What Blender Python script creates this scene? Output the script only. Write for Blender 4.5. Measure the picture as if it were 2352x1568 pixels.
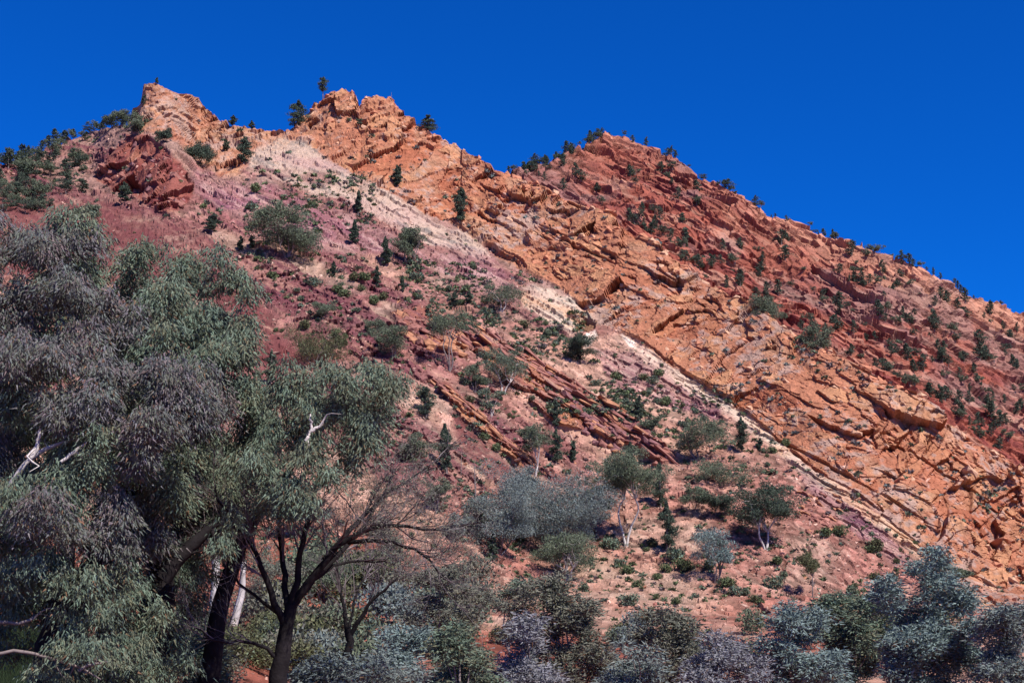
import bpy, math, random
import numpy as np
from mathutils import Matrix, Vector

# ------------------------------------------------------------------ camera, sky, sun, exposure
SC = bpy.context.scene
for o in list(bpy.data.objects):
    bpy.data.objects.remove(o, do_unlink=True)
COL = SC.collection
W0, H0, FOC = 2352.0, 1568.0, 3622.0          # working units: the photograph scaled to 2352 x 1568
HORIZON = 1411.0
PITCH = math.atan((HORIZON - H0 / 2) / FOC)
cam_d = bpy.data.cameras.new('camera')
cam = bpy.data.objects.new('camera', cam_d); COL.objects.link(cam)
cam.location = (0, 0, 0)
cam.rotation_euler = (math.pi / 2 + PITCH, 0, 0)
cam_d.sensor_width = 36.0
cam_d.lens = 36.0 * FOC / W0
cam_d.clip_start = 0.5
cam_d.clip_end = 20000
SC.camera = cam

SUN_TO = Vector((0.44, -0.45, 0.78)).normalized()
world = bpy.data.worlds.new('World'); SC.world = world
world.use_nodes = True
wn = world.node_tree.nodes; wl = world.node_tree.links
wn.clear()
sky = wn.new('ShaderNodeTexSky'); sky.sky_type = 'NISHITA'
sky.sun_disc = False
sky.sun_elevation = math.asin(SUN_TO.z)
sky.sun_rotation = math.atan2(SUN_TO.x, SUN_TO.y)
sky.altitude = 1500; sky.air_density = 0.9; sky.dust_density = 0.1; sky.ozone_density = 5.0
tint = wn.new('ShaderNodeMix'); tint.data_type = 'RGBA'; tint.blend_type = 'MULTIPLY'
tint.inputs['Factor'].default_value = 1.0
tint.inputs[7].default_value = (0.03, 0.72, 1.95, 1)      # slide film: a saturated, polarised blue
bg = wn.new('ShaderNodeBackground'); bg.inputs['Strength'].default_value = 0.053
wo = wn.new('ShaderNodeOutputWorld')
wl.new(sky.outputs[0], tint.inputs[6]); wl.new(tint.outputs[2], bg.inputs['Color']); wl.new(bg.outputs[0], wo.inputs['Surface'])
sun_d = bpy.data.lights.new('sun', 'SUN'); sun_d.energy = 5.0; sun_d.angle = math.radians(0.55); sun_d.color = (1.0, 0.93, 0.86)
sun = bpy.data.objects.new('sun', sun_d); COL.objects.link(sun)
sun.rotation_euler = (-SUN_TO).to_track_quat('-Z', 'Y').to_euler()
SC.view_settings.view_transform = 'Standard'
SC.view_settings.look = 'None'
SC.view_settings.exposure = 0.5
SC.view_settings.gamma = 1.0
SC.view_settings.use_curve_mapping = False
try:
    SC.cycles.max_bounces = 4; SC.cycles.diffuse_bounces = 2; SC.cycles.glossy_bounces = 1
    SC.cycles.transmission_bounces = 1; SC.cycles.transparent_max_bounces = 2
except Exception:
    pass

RNG = np.random.default_rng(11)
random.seed(5)

# ------------------------------------------------------------------ numpy noise
def h3(i, j, k, s=0):
    n = (i * 374761393 + j * 668265263 + k * 1442695041 + s * 974634777) & 0xffffffff
    n = ((n ^ (n >> 13)) * 1274126177) & 0xffffffff
    n = ((n ^ (n >> 15)) * 1103515245) & 0xffffffff
    n = n ^ (n >> 16)
    return n.astype(np.float64) / 4294967296.0

def vnoise(x, y, z, s=0):
    xi = np.floor(x).astype(np.int64); yi = np.floor(y).astype(np.int64); zi = np.floor(z).astype(np.int64)
    fx = x - xi; fy = y - yi; fz = z - zi
    fx = fx * fx * (3 - 2 * fx); fy = fy * fy * (3 - 2 * fy); fz = fz * fz * (3 - 2 * fz)
    r = 0
    for a in (0, 1):
        wx = fx if a else 1 - fx
        for b in (0, 1):
            wy = fy if b else 1 - fy
            for c in (0, 1):
                wz = fz if c else 1 - fz
                r = r + h3(xi + a, yi + b, zi + c, s) * wx * wy * wz
    return r * 2 - 1

def fbm(x, y, z, o=4, s=0, g=0.5):
    r = 0; a = 1.0; t = 0
    for k in range(o):
        r = r + a * vnoise(x * 2 ** k, y * 2 ** k, z * 2 ** k, s + k * 7); t += a; a *= g
    return r / t

def cells(u, v, s=0, jit=0.95):
    """2-D jittered cells: three random values per cell, the vector from its centre, edge distance."""
    ui = np.floor(u).astype(np.int64); vi = np.floor(v).astype(np.int64)
    d1 = np.full(u.shape, 1e9); d2 = np.full(u.shape, 1e9)
    ca = np.zeros(u.shape, np.int64); cb = np.zeros(u.shape, np.int64)
    du = np.zeros(u.shape); dv = np.zeros(u.shape)
    for a in (-1, 0, 1):
        for b in (-1, 0, 1):
            A = ui + a; B = vi + b
            pu = A + .5 + (h3(A, B, 1, s) - .5) * jit; pv = B + .5 + (h3(A, B, 2, s) - .5) * jit
            eu = u - pu; ev = v - pv
            d = eu * eu + ev * ev
            m = d < d1
            d2 = np.where(m, d1, np.minimum(d2, d))
            d1 = np.where(m, d, d1)
            ca = np.where(m, A, ca); cb = np.where(m, B, cb); du = np.where(m, eu, du); dv = np.where(m, ev, dv)
    return h3(ca, cb, 3, s), h3(ca, cb, 4, s) * 2 - 1, h3(ca, cb, 5, s) * 2 - 1, du, dv, np.sqrt(d2) - np.sqrt(d1)

def facet(u, v, s=0, tilt=0.9):
    r, g1, g2, du, dv, e = cells(u, v, s)
    return (r - .5) + tilt * (g1 * du + g2 * dv), r, e

def sstep(a, b, x):
    t = np.clip((x - a) / (b - a), 0, 1)
    return t * t * (3 - 2 * t)

def polydist(x, y, poly):
    """signed distance, positive inside"""
    n = len(poly); best = np.full(x.shape, 1e18); ins = np.zeros(x.shape, bool)
    for i in range(n):
        ax, ay = poly[i]; bx, by = poly[(i + 1) % n]
        ex, ey = bx - ax, by - ay
        t = np.clip(((x - ax) * ex + (y - ay) * ey) / (ex * ex + ey * ey + 1e-9), 0, 1)
        d = (x - ax - t * ex) ** 2 + (y - ay - t * ey) ** 2
        best = np.minimum(best, d)
        if ay != by:
            ins ^= ((ay > y) != (by > y)) & (x < (bx - ax) * (y - ay) / (by - ay) + ax)
    d = np.sqrt(best)
    return np.where(ins, d, -d)

# ------------------------------------------------------------------ helpers: meshes, objects, materials
def make_mesh(name, V, F, cols=None, smooth=False, mats=None, midx=None):
    """V (n,3), F (m,k) int array of tris or quads, cols (n,3)"""
    V = np.asarray(V, np.float32); F = np.asarray(F, np.int32)
    me = bpy.data.meshes.new(name)
    k = F.shape[1]
    me.vertices.add(len(V)); me.vertices.foreach_set('co', V.ravel())
    me.loops.add(F.size); me.loops.foreach_set('vertex_index', F.ravel())
    me.polygons.add(len(F))
    me.polygons.foreach_set('loop_start', np.arange(0, F.size, k, dtype=np.int32))
    me.polygons.foreach_set('use_smooth', np.full(len(F), smooth))
    if cols is not None:
        a = me.color_attributes.new('tint', 'FLOAT_COLOR', 'POINT')
        c = np.ones((len(V), 4), np.float32); c[:, :3] = cols
        a.data.foreach_set('color', c.ravel())
    if mats:
        for m in mats: me.materials.append(m)
    if midx is not None:
        me.polygons.foreach_set('material_index', np.asarray(midx, np.int32))
    me.update(calc_edges=True)
    return me

def link(name, data, parent=None, **props):
    o = bpy.data.objects.new(name, data); COL.objects.link(o)
    if parent is not None: o.parent = parent
    for k, v in props.items(): o[k] = v
    return o

def tag(o, label=None, category=None, group=None, kind=None):
    if label: o['label'] = label
    if category: o['category'] = category
    if group: o['group'] = group
    if kind: o['kind'] = kind
    return o

def mat(name, rough=0.9, spec=0.2, noise=(8.0, 0.25), bump=(0, 0), base=None, trans=0.0, noise2=None, coords='Object'):
    m = bpy.data.materials.new(name); m.use_nodes = True
    nt = m.node_tree; N = nt.nodes; L = nt.links
    p = N['Principled BSDF']
    p.inputs['Roughness'].default_value = rough
    p.inputs['Specular IOR Level'].default_value = spec
    tc = N.new('ShaderNodeTexCoord')
    if base is None:
        a = N.new('ShaderNodeAttribute'); a.attribute_name = 'tint'; src = a.outputs['Color']
    else:
        a = N.new('ShaderNodeRGB'); a.outputs[0].default_value = (*base, 1); src = a.outputs[0]
    for k, (sc_, am) in enumerate([noise] + ([noise2] if noise2 else [])):
        n = N.new('ShaderNodeTexNoise'); n.inputs['Scale'].default_value = sc_; n.inputs['Detail'].default_value = 4
        L.new(tc.outputs[coords], n.inputs['Vector'])
        mr = N.new('ShaderNodeMapRange'); mr.inputs[1].default_value = 0.3; mr.inputs[2].default_value = 0.7
        mr.inputs[3].default_value = 1 - am; mr.inputs[4].default_value = 1 + am
        L.new(n.outputs['Fac'], mr.inputs[0])
        mx = N.new('ShaderNodeMix'); mx.data_type = 'RGBA'; mx.blend_type = 'MULTIPLY'; mx.inputs['Factor'].default_value = 1
        L.new(src, mx.inputs[6]); L.new(mr.outputs[0], mx.inputs[7]); src = mx.outputs[2]
    L.new(src, p.inputs['Base Color'])
    if bump[1] > 0:
        n = N.new('ShaderNodeTexNoise'); n.inputs['Scale'].default_value = bump[0]; n.inputs['Detail'].default_value = 6
        n.inputs['Roughness'].default_value = 0.65
        L.new(tc.outputs[coords], n.inputs['Vector'])
        b = N.new('ShaderNodeBump'); b.inputs['Strength'].default_value = 1.0; b.inputs['Distance'].default_value = bump[1]
        L.new(n.outputs['Fac'], b.inputs['Height']); L.new(b.outputs['Normal'], p.inputs['Normal'])
    if trans > 0:
        t = N.new('ShaderNodeBsdfTranslucent'); L.new(src, t.inputs['Color'])
        ms = N.new('ShaderNodeMixShader'); ms.inputs[0].default_value = trans
        L.new(p.outputs[0], ms.inputs[1]); L.new(t.outputs[0], ms.inputs[2])
        L.new(ms.outputs[0], N['Material Output'].inputs['Surface'])
    return m

M_ROCK = mat('ridge_rock', 0.92, 0.15, noise=(1.6, 0.20), bump=(2.2, 0.35), noise2=(7.0, 0.18))
M_SLOPE = mat('slope_soil_and_stone', 0.95, 0.1, noise=(2.5, 0.22), bump=(3.5, 0.18), noise2=(9.0, 0.20))
M_STONE = mat('loose_stone', 0.92, 0.15, noise=(3.0, 0.22), bump=(5.0, 0.08))
M_LEAF = mat('leaf', 0.7, 0.12, noise=(1.2, 0.15), trans=0.04)
M_LEAF_FAR = mat('leaf_far', 0.8, 0.15, noise=(1.0, 0.2), trans=0.08)
M_BARK_DARK = mat('dark_bark', 0.9, 0.15, base=(0.016, 0.013, 0.014), noise=(3, 0.4), bump=(9, 0.03))
M_BARK_WHITE = mat('white_gum_bark', 0.75, 0.2, base=(0.50, 0.45, 0.42), noise=(1.5, 0.35), bump=(5, 0.01))
M_BARK_GREY = mat('grey_bark', 0.85, 0.15, base=(0.20, 0.16, 0.15), noise=(2.5, 0.4), bump=(7, 0.02))
M_TWIG = mat('grey_twig', 0.85, 0.15, base=(0.13, 0.105, 0.11), noise=(2.5, 0.5))
M_GRASS = mat('grass_blade', 0.8, 0.15, noise=(2.0, 0.3), trans=0.2)

# ------------------------------------------------------------------ the view's directions
cp, sp_ = math.cos(PITCH), math.sin(PITCH)
def ray(x, y):
    """horizontal unit direction and tangent of elevation for a point of the picture"""
    a = (np.asarray(x, float) - W0 / 2) / FOC; b = (H0 / 2 - np.asarray(y, float)) / FOC
    dx = a; dy = cp - b * sp_; dz = sp_ + b * cp
    h = np.hypot(dx, dy)
    return dx / h, dy / h, dz / h

def at(x, y, r):
    dx, dy, te = ray(x, y)
    return Vector((float(dx * r), float(dy * r), float(te * r)))

def pl(pts, x):
    p = np.array(pts, float)
    return np.interp(x, p[:, 0], p[:, 1])

CREST = [(-900, 520), (-300, 425), (0, 378), (60, 352), (150, 318), (240, 290), (300, 272), (318, 235), (332, 196), (360, 194), (400, 209),
         (450, 226), (490, 266), (530, 290), (590, 292), (622, 303), (650, 304), (690, 272), (720, 242), (760, 210), (785, 206), (812, 214), (828, 240), (845, 222),
         (900, 232), (940, 266), (975, 287), (1010, 310), (1050, 335), (1090, 365), (1130, 383), (1170, 400), (1200, 408), (1250, 430),
         (1300, 455), (1370, 475), (1410, 495), (1440, 520), (1500, 548), (1560, 600), (1620, 645), (1680, 685), (1730, 702), (1790, 742),
         (1840, 775), (1900, 802), (1950, 830), (2030, 872), (2080, 905), (2130, 930), (2180, 970), (2230, 1012), (2290, 1042), (2352, 1078), (2600, 1180), (3300, 1300)]
FAR = [(900, 560), (1100, 430), (1160, 402), (1200, 388), (1270, 372), (1330, 342), (1380, 317), (1420, 313), (1480, 331), (1530, 362), (1580, 395), (1620, 417),
       (1700, 457), (1750, 487), (1800, 500), (1860, 522), (1950, 560), (2020, 583), (2080, 607), (2130, 630), (2200, 662), (2270, 692), (2352, 718), (2600, 800), (3300, 1000)]
CONTACT = [(-900, 900), (560, 330), (640, 308), (700, 322), (760, 362), (880, 425), (1000, 492), (1110, 545), (1140, 572), (1190, 600), (1290, 660), (1370, 732), (1430, 762),
           (1500, 803), (1600, 872), (1700, 937), (1780, 1000), (1850, 1055), (1950, 1112), (2050, 1182), (2150, 1265), (2250, 1350), (2352, 1420), (3300, 1900)]
P_PEAK1 = [(300, 300), (300, 180), (500, 180), (640, 290), (640, 320), (590, 350), (560, 395), (520, 400), (480, 385), (440, 350), (405, 318), (350, 305)]
P_REDROCK = [(215, 400), (240, 355), (285, 312), (335, 308), (385, 338), (432, 378), (448, 412), (442, 445), (418, 470), (392, 500), (345, 478), (300, 440), (250, 425)]
P_PALE = [(600, 335), (645, 308), (700, 325), (760, 368), (880, 430), (1000, 497), (1110, 550), (1130, 590), (1060, 575), (990, 560), (900, 515), (820, 470), (730, 440), (650, 415), (580, 400), (575, 365)]
P_PALE2 = [(1195, 655), (1250, 640), (1300, 668), (1370, 738), (1350, 760), (1310, 762), (1250, 735), (1200, 700)]
P_WHITE = [(1348, 768), (1368, 756), (1376, 768), (1366, 786), (1350, 796)]
P_WHITE2 = [(1425, 770), (1445, 785), (1460, 800), (1440, 802)]
P_PURP1 = [(450, 395), (560, 410), (660, 440), (780, 480), (900, 540), (1000, 580), (1110, 570), (1140, 600), (1200, 690), (1150, 690), (1000, 620), (940, 600), (700, 560), (560, 500), (440, 440)]
P_PURP2 = [(1370, 800), (1450, 812), (1560, 872), (1660, 940), (1640, 965), (1520, 925), (1410, 885)]
P_PURP3 = [(1840, 1080), (1900, 1105), (2000, 1185), (2100, 1270), (2130, 1300), (2060, 1290), (1960, 1210), (1880, 1140)]
P_MAROON = [(-200, 470), (90, 462), (230, 440), (330, 490), (420, 520), (500, 560), (520, 600), (600, 680), (640, 740), (700, 800), (690, 850), (600, 860), (560, 760), (430, 640), (-200, 640)]
P_MAROON2 = [(1010, 905), (1060, 950), (1130, 1020), (1180, 1075), (1170, 1110), (1120, 1090), (1060, 1010)]
P_SLAB = [(1040, 745), (1085, 742), (1180, 790), (1300, 865), (1420, 930), (1500, 995), (1560, 1055), (1530, 1072), (1450, 1040), (1370, 1000), (1290, 985), (1200, 915), (1160, 880), (1090, 800)]
P_SLAB2 = [(900, 720), (960, 700), (1050, 740), (1080, 800), (1050, 830), (1000, 810), (940, 770)]
P_SLAB3 = [(990, 885), (1010, 880), (1100, 950), (1200, 1030), (1240, 1075), (1220, 1085), (1120, 1010), (1040, 945)]
P_CAVE = [(1322, 742), (1345, 730), (1368, 738), (1366, 752), (1345, 762), (1325, 760)]

def near_h(r):
    return -4.4 + 4.4 * sstep(68, 130, r)

def zones(x, y, V):
    """rock kinds of the near hill by where they crop out"""
    X, Y, Z = V[..., 0], V[..., 1], V[..., 2]
    wx = fbm(X / 9, Y / 14, Z / 9, 4, 31) * 22; wy = fbm(X / 9, Y / 14, Z / 9, 4, 57) * 16
    xw = x + wx; yw = y + wy
    yc = pl(CONTACT, x + wx * .3); dd = (y + wy * .3 - yc) * 0.84         # distance below the contact
    z = {}
    orange = np.where(x > 625, sstep(9, 3, dd), 0) * 1.0
    pk = sstep(-8, 8, polydist(xw, yw, P_PEAK1))
    z['orange'] = np.maximum(orange, pk)
    z['dd'] = dd
    def P(poly, s=7): return sstep(-s, s, polydist(xw, yw, poly))
    z['redrock'] = P(P_REDROCK, 4)
    band = sstep(5, 10, dd) * sstep(40, 22, dd + wy * .8) * sstep(1380, 1480, x) * (.65 + .35 * sstep(-.35, .1, fbm(X / 5, Y / 5, Z / 5, 3, 88)))
    gap = sstep(2, 12, dd) * 0
    z['pale'] = np.maximum(np.maximum(P(P_PALE), P(P_PALE2)) * (.3 + .7 * sstep(-.4, -.05, fbm(X / 7, Y / 7, Z / 7, 3, 89))), band)
    z['white'] = np.maximum(P(P_WHITE, 2), P(P_WHITE2, 2))
    z['purple'] = np.maximum.reduce([P(P_PURP1, 14), P(P_PURP2, 7), P(P_PURP3, 7)])
    z['maroon'] = np.maximum(P(P_MAROON, 18), P(P_MAROON2, 10))
    z['slab'] = np.maximum.reduce([P(P_SLAB, 4), P(P_SLAB2, 6), P(P_SLAB3, 3)])
    z['cave'] = sstep(-3, 3, polydist(x, y, P_CAVE))
    z['upper_left'] = sstep(470, 330, x) * sstep(490, 430, y)
    z['low'] = sstep(1290, 1450, y + wy * 2 - (x - 1300) * .05)
    return z

DIP = math.radians(34)
def bed(V):
    """bedding coordinates: along the dip (down to the right), across it"""
    X, Y, Z = V[..., 0], V[..., 1], V[..., 2]
    u = X * math.cos(DIP) - Z * math.sin(DIP)
    v = X * math.sin(DIP) + Z * math.cos(DIP) - 0.03 * Y
    return u, v

def normals(V):
    du = np.gradient(V, axis=1); dv = np.gradient(V, axis=0)
    n = np.cross(du, dv)
    n /= np.linalg.norm(n, axis=-1, keepdims=True) + 1e-9
    return n * np.where(n[..., 2:3] < 0, -1, 1)

def mixc(c, col, w):
    return c * (1 - w[..., None]) + np.array(col) * w[..., None]

def grid_faces(nr, nc):
    i = np.arange(nr - 1)[:, None] * nc + np.arange(nc - 1)[None, :]
    i = i.ravel()
    return np.stack([i, i + 1, i + nc + 1, i + nc], 1)

# ------------------------------------------------------------------ the near hill
xs = np.concatenate([np.linspace(-900, -90, 36)[:-1], np.linspace(-90, 2442, 900), np.linspace(2442, 3300, 36)[1:]])
NC = len(xs)
NB = 440                                       # rows on the slope
r_near = np.concatenate([np.linspace(4, 46, 14), np.linspace(47, 127, 46)])
crest_y = pl(CREST, xs)
t = np.linspace(0, 1, NB)
dx0, dy0, te0 = ray(xs, np.full(NC, HORIZON))
FOOT = 128 + 34 * sstep(900, 2500, xs)          # the foot of the slope runs away to the right
Rows = []; RowY = []
for r in r_near:
    rr_ = r * (1 + (FOOT / 128 - 1) * sstep(45, 127, r))
    hr_ = np.full(NC, near_h(r)) + 1.3 * np.exp(-((xs - 500) / 120) ** 2) * sstep(62, 80, r) * sstep(127, 110, r)
    Rows.append(np.stack([dx0 * rr_, dy0 * rr_, hr_], 1)); RowY.append(HORIZON - hr_ / rr_ * FOC)
near_y = np.array(RowY)
R = FOOT * 1.01
Yg = np.zeros((NB, NC))
Vb = np.zeros((NB, NC, 3))
te_prev = None
for k in range(NB):
    yk = (HORIZON - 2) + (crest_y - (HORIZON - 2)) * t[k]
    dx, dy, te = ray(xs, yk)
    te = np.maximum(te, 0.0)
    if k > 0:
        dd = (yk - pl(CONTACT, xs))
        s = 0.16 + 0.44 * sstep(1400, 1230, yk)
        s = s + (0.50 - .16 * sstep(1300, 1900, xs)) * sstep(14, -20, dd) * sstep(1412, 1120, yk) * sstep(600, 700, xs) - 0.02 * sstep(60, 10, dd)
        pk1 = sstep(300, 330, xs) * sstep(640, 560, xs) * sstep(330, 290, yk)
        s = s + 0.45 * pk1
        s = s + 0.3 * sstep(-12, 12, polydist(xs, yk, P_REDROCK)) + 0.2 * sstep(-12, 16, polydist(xs, yk, P_SLAB))
        s = s + 0.06 * np.sin(xs / 190.0 + yk / 130.0)
        s = np.maximum(s, te + 0.10)
        de = (te - te_prev)
        R = R * (1 + de / (s - te))
    te_prev = te
    Yg[k] = yk
    Vb[k] = np.stack([dx * R, dy * R, te * R], 1)
# smooth the distance sideways a little so that slope changes do not crease
Rr = np.hypot(Vb[..., 0], Vb[..., 1])
for _ in range(6):
    Rr[:, 1:-1] = (Rr[:, :-2] + 2 * Rr[:, 1:-1] + Rr[:, 2:]) / 4
for k in range(NB):
    dx, dy, te = ray(xs, Yg[k]); te = np.maximum(te, 0)
    Vb[k] = np.stack([dx * Rr[k], dy * Rr[k], te * Rr[k]], 1)
Vn = np.array(Rows)
V = np.concatenate([Vn, Vb], 0)
Xg = np.broadcast_to(xs, V.shape[:2]).copy()
YG = np.concatenate([near_y, Yg], 0)
NN = len(r_near)
base = V.copy()
Z = zones(Xg, YG, V)
nrm = normals(V)
for _ in range(30):
    nrm[1:-1, 1:-1] = (nrm[:-2, 1:-1] + nrm[2:, 1:-1] + nrm[1:-1, :-2] + nrm[1:-1, 2:] + 2 * nrm[1:-1, 1:-1]) / 6
nrm /= np.linalg.norm(nrm, axis=-1, keepdims=True)
X_, Y_, Z_ = V[..., 0], V[..., 1], V[..., 2]
u, v = bed(V)
wu = fbm(X_ / 6, Y_ / 6, Z_ / 6, 3, 3) ; wv = fbm(X_ / 6, Y_ / 6, Z_ / 6, 3, 9)
# joints turn steeper towards the top left
steep = sstep(1300, 900, Xg) * .7
sw = np.clip(steep * 1.1 + .8 * sstep(-.02, .12, fbm(u / 16, v / 9, Y_ / 24, 3, 44)), 0, 1)
def blk(uu, vv, k):
    a_ = facet(uu / 9 + wu * .4 + vv / 30, vv / 4.6 + wv * .4, k + 1, 1.0)
    b_ = facet(uu / 3.0 + wu * .6, vv / 1.6 + wv * .6, k + 2, 1.2)
    c_ = facet(uu / 1.25 + wu * .5, vv / 0.85 + wv * .5, k + 3, 1.1)
    return a_, b_, c_
S1 = blk(u, v, 0)
a2 = math.radians(-68)
S2 = blk(u * math.cos(a2) - v * math.sin(a2), u * math.sin(a2) + v * math.cos(a2), 20)
msk = sw > .5
(fA, rA, eA), (fB, rB, eB), (fC, rC, eC) = [tuple(np.where(msk, q2, q1) for q1, q2 in zip(p1, p2)) for p1, p2 in zip(S1, S2)]
fS, rS, eS = facet(X_ / 0.9 + wu, (Y_ * .8 + Z_ * .6) / 0.9 + wv, 5, 0.6)
fT, rT, eT = facet(X_ / 2.6 + wu, (Y_ * .8 + Z_ * .6) / 2.6 + wv, 6, 0.8)
big = fbm(X_ / 38, Y_ / 38, Z_ / 30, 4, 21)
mid = fbm(X_ / 11, Y_ / 11, Z_ / 9, 4, 77)
lw = fbm(X_ / 5, Y_ / 5, Z_ / 5, 3, 133)
ledge = np.modf((v + wv * .8 + lw * 1.5 + big * 3) / 2.3 + 500)[0]
ledge2 = np.modf((v + wv * .45 + lw * .7) / 0.9 + 500)[0]
lm = sstep(-.25, .25, fbm(u / 10, v / 2.5, Y_ / 14, 3, 134))
bedc = sstep(.93, .97, np.modf((v + wv * .25) / 7.5 + 500)[0]) * sstep(-.1, .2, fbm(u / 14, v / 7, Y_ / 20, 3, 140)) * (1 - steep)
O = np.clip(Z['orange'] + 0.9 * Z['redrock'], 0, 1); SL = Z['slab'] * (1 - O); PA = np.clip(Z['pale'] + Z['purple'] * .8, 0, 1) * (1 - O)
patch = sstep(-.15, .3, fbm(X_ / 16, Y_ / 16, Z_ / 12, 3, 91))
d = big * 1.6 + mid * 0.5
rrm = Z['redrock']
fC = fC * (1 - .6 * rrm)
ckn = sstep(.0, .3, fbm(X_ / 6, Y_ / 6, Z_ / 5, 3, 150))
d = d + O * (fA * (1.15 + .7 * rrm) + fB * .85 * (.3 + .7 * patch) + fC * 0.34 * (.45 + .55 * patch) + fS * .14 - 0.45 * sstep(.05, 0, eA) * ckn - .8 * bedc)
d = d + SL * (.8 + fB * .6 + fC * .2 + (ledge - .5) * -.7 + (ledge2 - .5) * -.2)
ledge3 = np.modf((v + wv * .12) / 0.42 + 500)[0]
d = d + PA * ((0.5 - ledge2) * 0.42 * lm + fC * .22 + (0.5 - ledge) * .6 * (1 - lm * .6) + fB * .4 + (.5 - ledge3) * .15)
scree = np.clip(1 - O - SL - PA, 0, 1)
fo = fbm(u / 24, v / 2.6, Y_ / 40, 4, 66)
outc = sstep(-.03, .12, fo) * scree * sstep(1250, 1050, YG) * (1 - Z['maroon'] * .8) * sstep(1500, 1150, Xg)
d = d + scree * (fS * .26 + fT * .34 * (1 - Z['maroon'] * .7)) + outc * ((0.5 - ledge) * .55 * lm + fC * .4 + fB * .5 + fS * .15 + .3)
lip = sstep(1380, 1500, Xg) * sstep(-45, -2, Z['dd']) * (Z['dd'] < 2)
d = d + lip * (.35 + .5 * np.abs(mid))
lip0 = sstep(1380, 1100, Xg) * sstep(700, 800, Xg) * sstep(-30, -2, Z['dd']) * (Z['dd'] < 2)
d = d + lip0 * 0.35
d = d - Z['cave'] * 1.1 + sstep(24, 4, np.hypot((Xg - 1350), (YG - 726) * 2)) * .5
fade = np.ones_like(d); fade[:NN] = np.clip((r_near[:, None] - 20) / 90, 0, 1) * .35
hx, hy, _t = ray(Xg, YG)
outw = np.stack([-hx, -hy, 0 * hx], -1)
wr = np.clip(O * .7 + SL + PA * .8 + outc, 0, 1)[..., None]
dirn = nrm * (1 - .75 * wr) + outw * .75 * wr
dirn /= np.linalg.norm(dirn, axis=-1, keepdims=True)
V = V + dirn * (d * fade)[..., None]

# colour of the rock and soil (albedo, plus painted shade in the cave)
n1 = fbm(X_ / 3.2, Y_ / 3.2, Z_ / 3.2, 4, 201); n2 = fbm(X_ / 13, Y_ / 13, Z_ / 10, 4, 202); n3 = fbm(u / 6, v / .55, Y_ / 12, 4, 203)
n4 = fbm(X_ / 1.0, Y_ / 1.0, Z_ / 1.0, 3, 204)
tan_ = np.array([.50, .305, .215]); pink = np.array([.39, .185, .14]); redsoil = np.array([.33, .115, .075])
c = np.zeros(V.shape) + tan_
c = mixc(c, pink, sstep(-.25, .35, n2))
c = mixc(c, [.50, .36, .27], sstep(.1, .5, n3) * .6)
c = mixc(c, [.25, .10, .10], sstep(-.05, .3, fbm(u / 20, v / 1.6, Y_ / 30, 4, 210)) * sstep(1050, 800, YG) * .7)
c = mixc(c, [.27, .115, .105], sstep(1500, 900, Xg) * sstep(-.5, .25, n2 + n3 * .4) * sstep(1200, 1000, YG) * .75)
c = mixc(c, [.40, .33, .24], sstep(.0, .4, fbm(X_ / 8, Y_ / 8, Z_ / 8, 4, 215)) * .45)
c = c * (1 + .25 * np.minimum(n4, 0)[..., None] + .12 * n1[..., None])
c = mixc(c, redsoil, Z['low'] * sstep(-.35, .3, n2 + n1 * .4))
c = mixc(c, redsoil * .9, sstep(1000, 850, Xg) * sstep(1150, 1250, YG) * .85)
c = mixc(c, [.32, .20, .16], Z['upper_left'] * .8)
c = c * (1 + .9 * (rS[..., None] - .5) + .4 * (rT[..., None] - .5))
mar = Z['maroon'] * sstep(-.45, .15, n2 * .5 + n3 * .4 + n4 * .5 + .10)
c = mixc(c, np.array([.19, .062, .060]), mar * .88)
c = mixc(c, [.22, .085, .09], outc * .75)
c = mixc(c, [.18, .06, .075], outc * sstep(0, .3, n3) * .7)
c = mixc(c, [.45, .25, .19], outc * sstep(-.05, -.3, n3) * .75)
n5 = fbm(u / 9, v / .32, Y_ / 12, 3, 205)
pc = mixc(np.zeros(V.shape) + [.35, .155, .19], [.53, .34, .30], sstep(.0, .3, n3)); pc = mixc(pc, [.17, .075, .10], sstep(.0, -.3, n3 * .6 + n5 * .5 + n1 * .3))
pc = mixc(pc, [.45, .28, .21], sstep(.1, .4, n2 + n1 * .5) * .6)
wp_ = (Z['purple'] * (.5 + .5 * sstep(-.25, .2, n2 + n3 * .6)))[..., None]
c = c * (1 - wp_) + pc * wp_
yl = mixc(np.zeros(V.shape) + [.60, .46, .35], [.60, .38, .24], sstep(.0, .4, n2 + n1 * .5)); yl = mixc(yl, [.30, .265, .22], sstep(.05, .30, n3 * .5 + n5 * .5 + n4 * .3)); yl = mixc(yl, [.55, .33, .30], sstep(.1, .5, -n2) * .5)
c = c * (1 - Z['pale'][..., None]) + yl * Z['pale'][..., None]
sl = mixc(np.zeros(V.shape) + [.33, .135, .10], [.47, .22, .11], sstep(.0, .3, n1)); sl = mixc(sl, [.24, .10, .10], sstep(.05, .4, n3)); sl = mixc(sl, [.55, .36, .26], sstep(.2, .5, -n3) * .7)
c = c * (1 - Z['slab'][..., None]) + sl * Z['slab'][..., None]
orc = np.zeros(V.shape) + np.array([.50, .215, .12])
orc = mixc(orc, [.62, .32, .165], sstep(.5, .95, rB) * .8)
orc = mixc(orc, [.46, .14, .07], sstep(.45, .1, rA) * .6)
orc = mixc(orc, [.56, .33, .20], sstep(.05, .4, n1 + n2 * .5) * .55)
orc = mixc(orc, [.45, .36, .31], sstep(.0, .25, n2 * .6 + n4 * .7 - .08) * .6)     # grey lichen
orc = mixc(orc, [.60, .40, .27], sstep(260, 120, YG - pl(CREST, Xg)) * sstep(900, 700, Xg) * .12)
orc = orc * (1 + .22 * (rC[..., None] - .5)) * (1 + .35 * np.minimum(n4, 0)[..., None])
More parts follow.
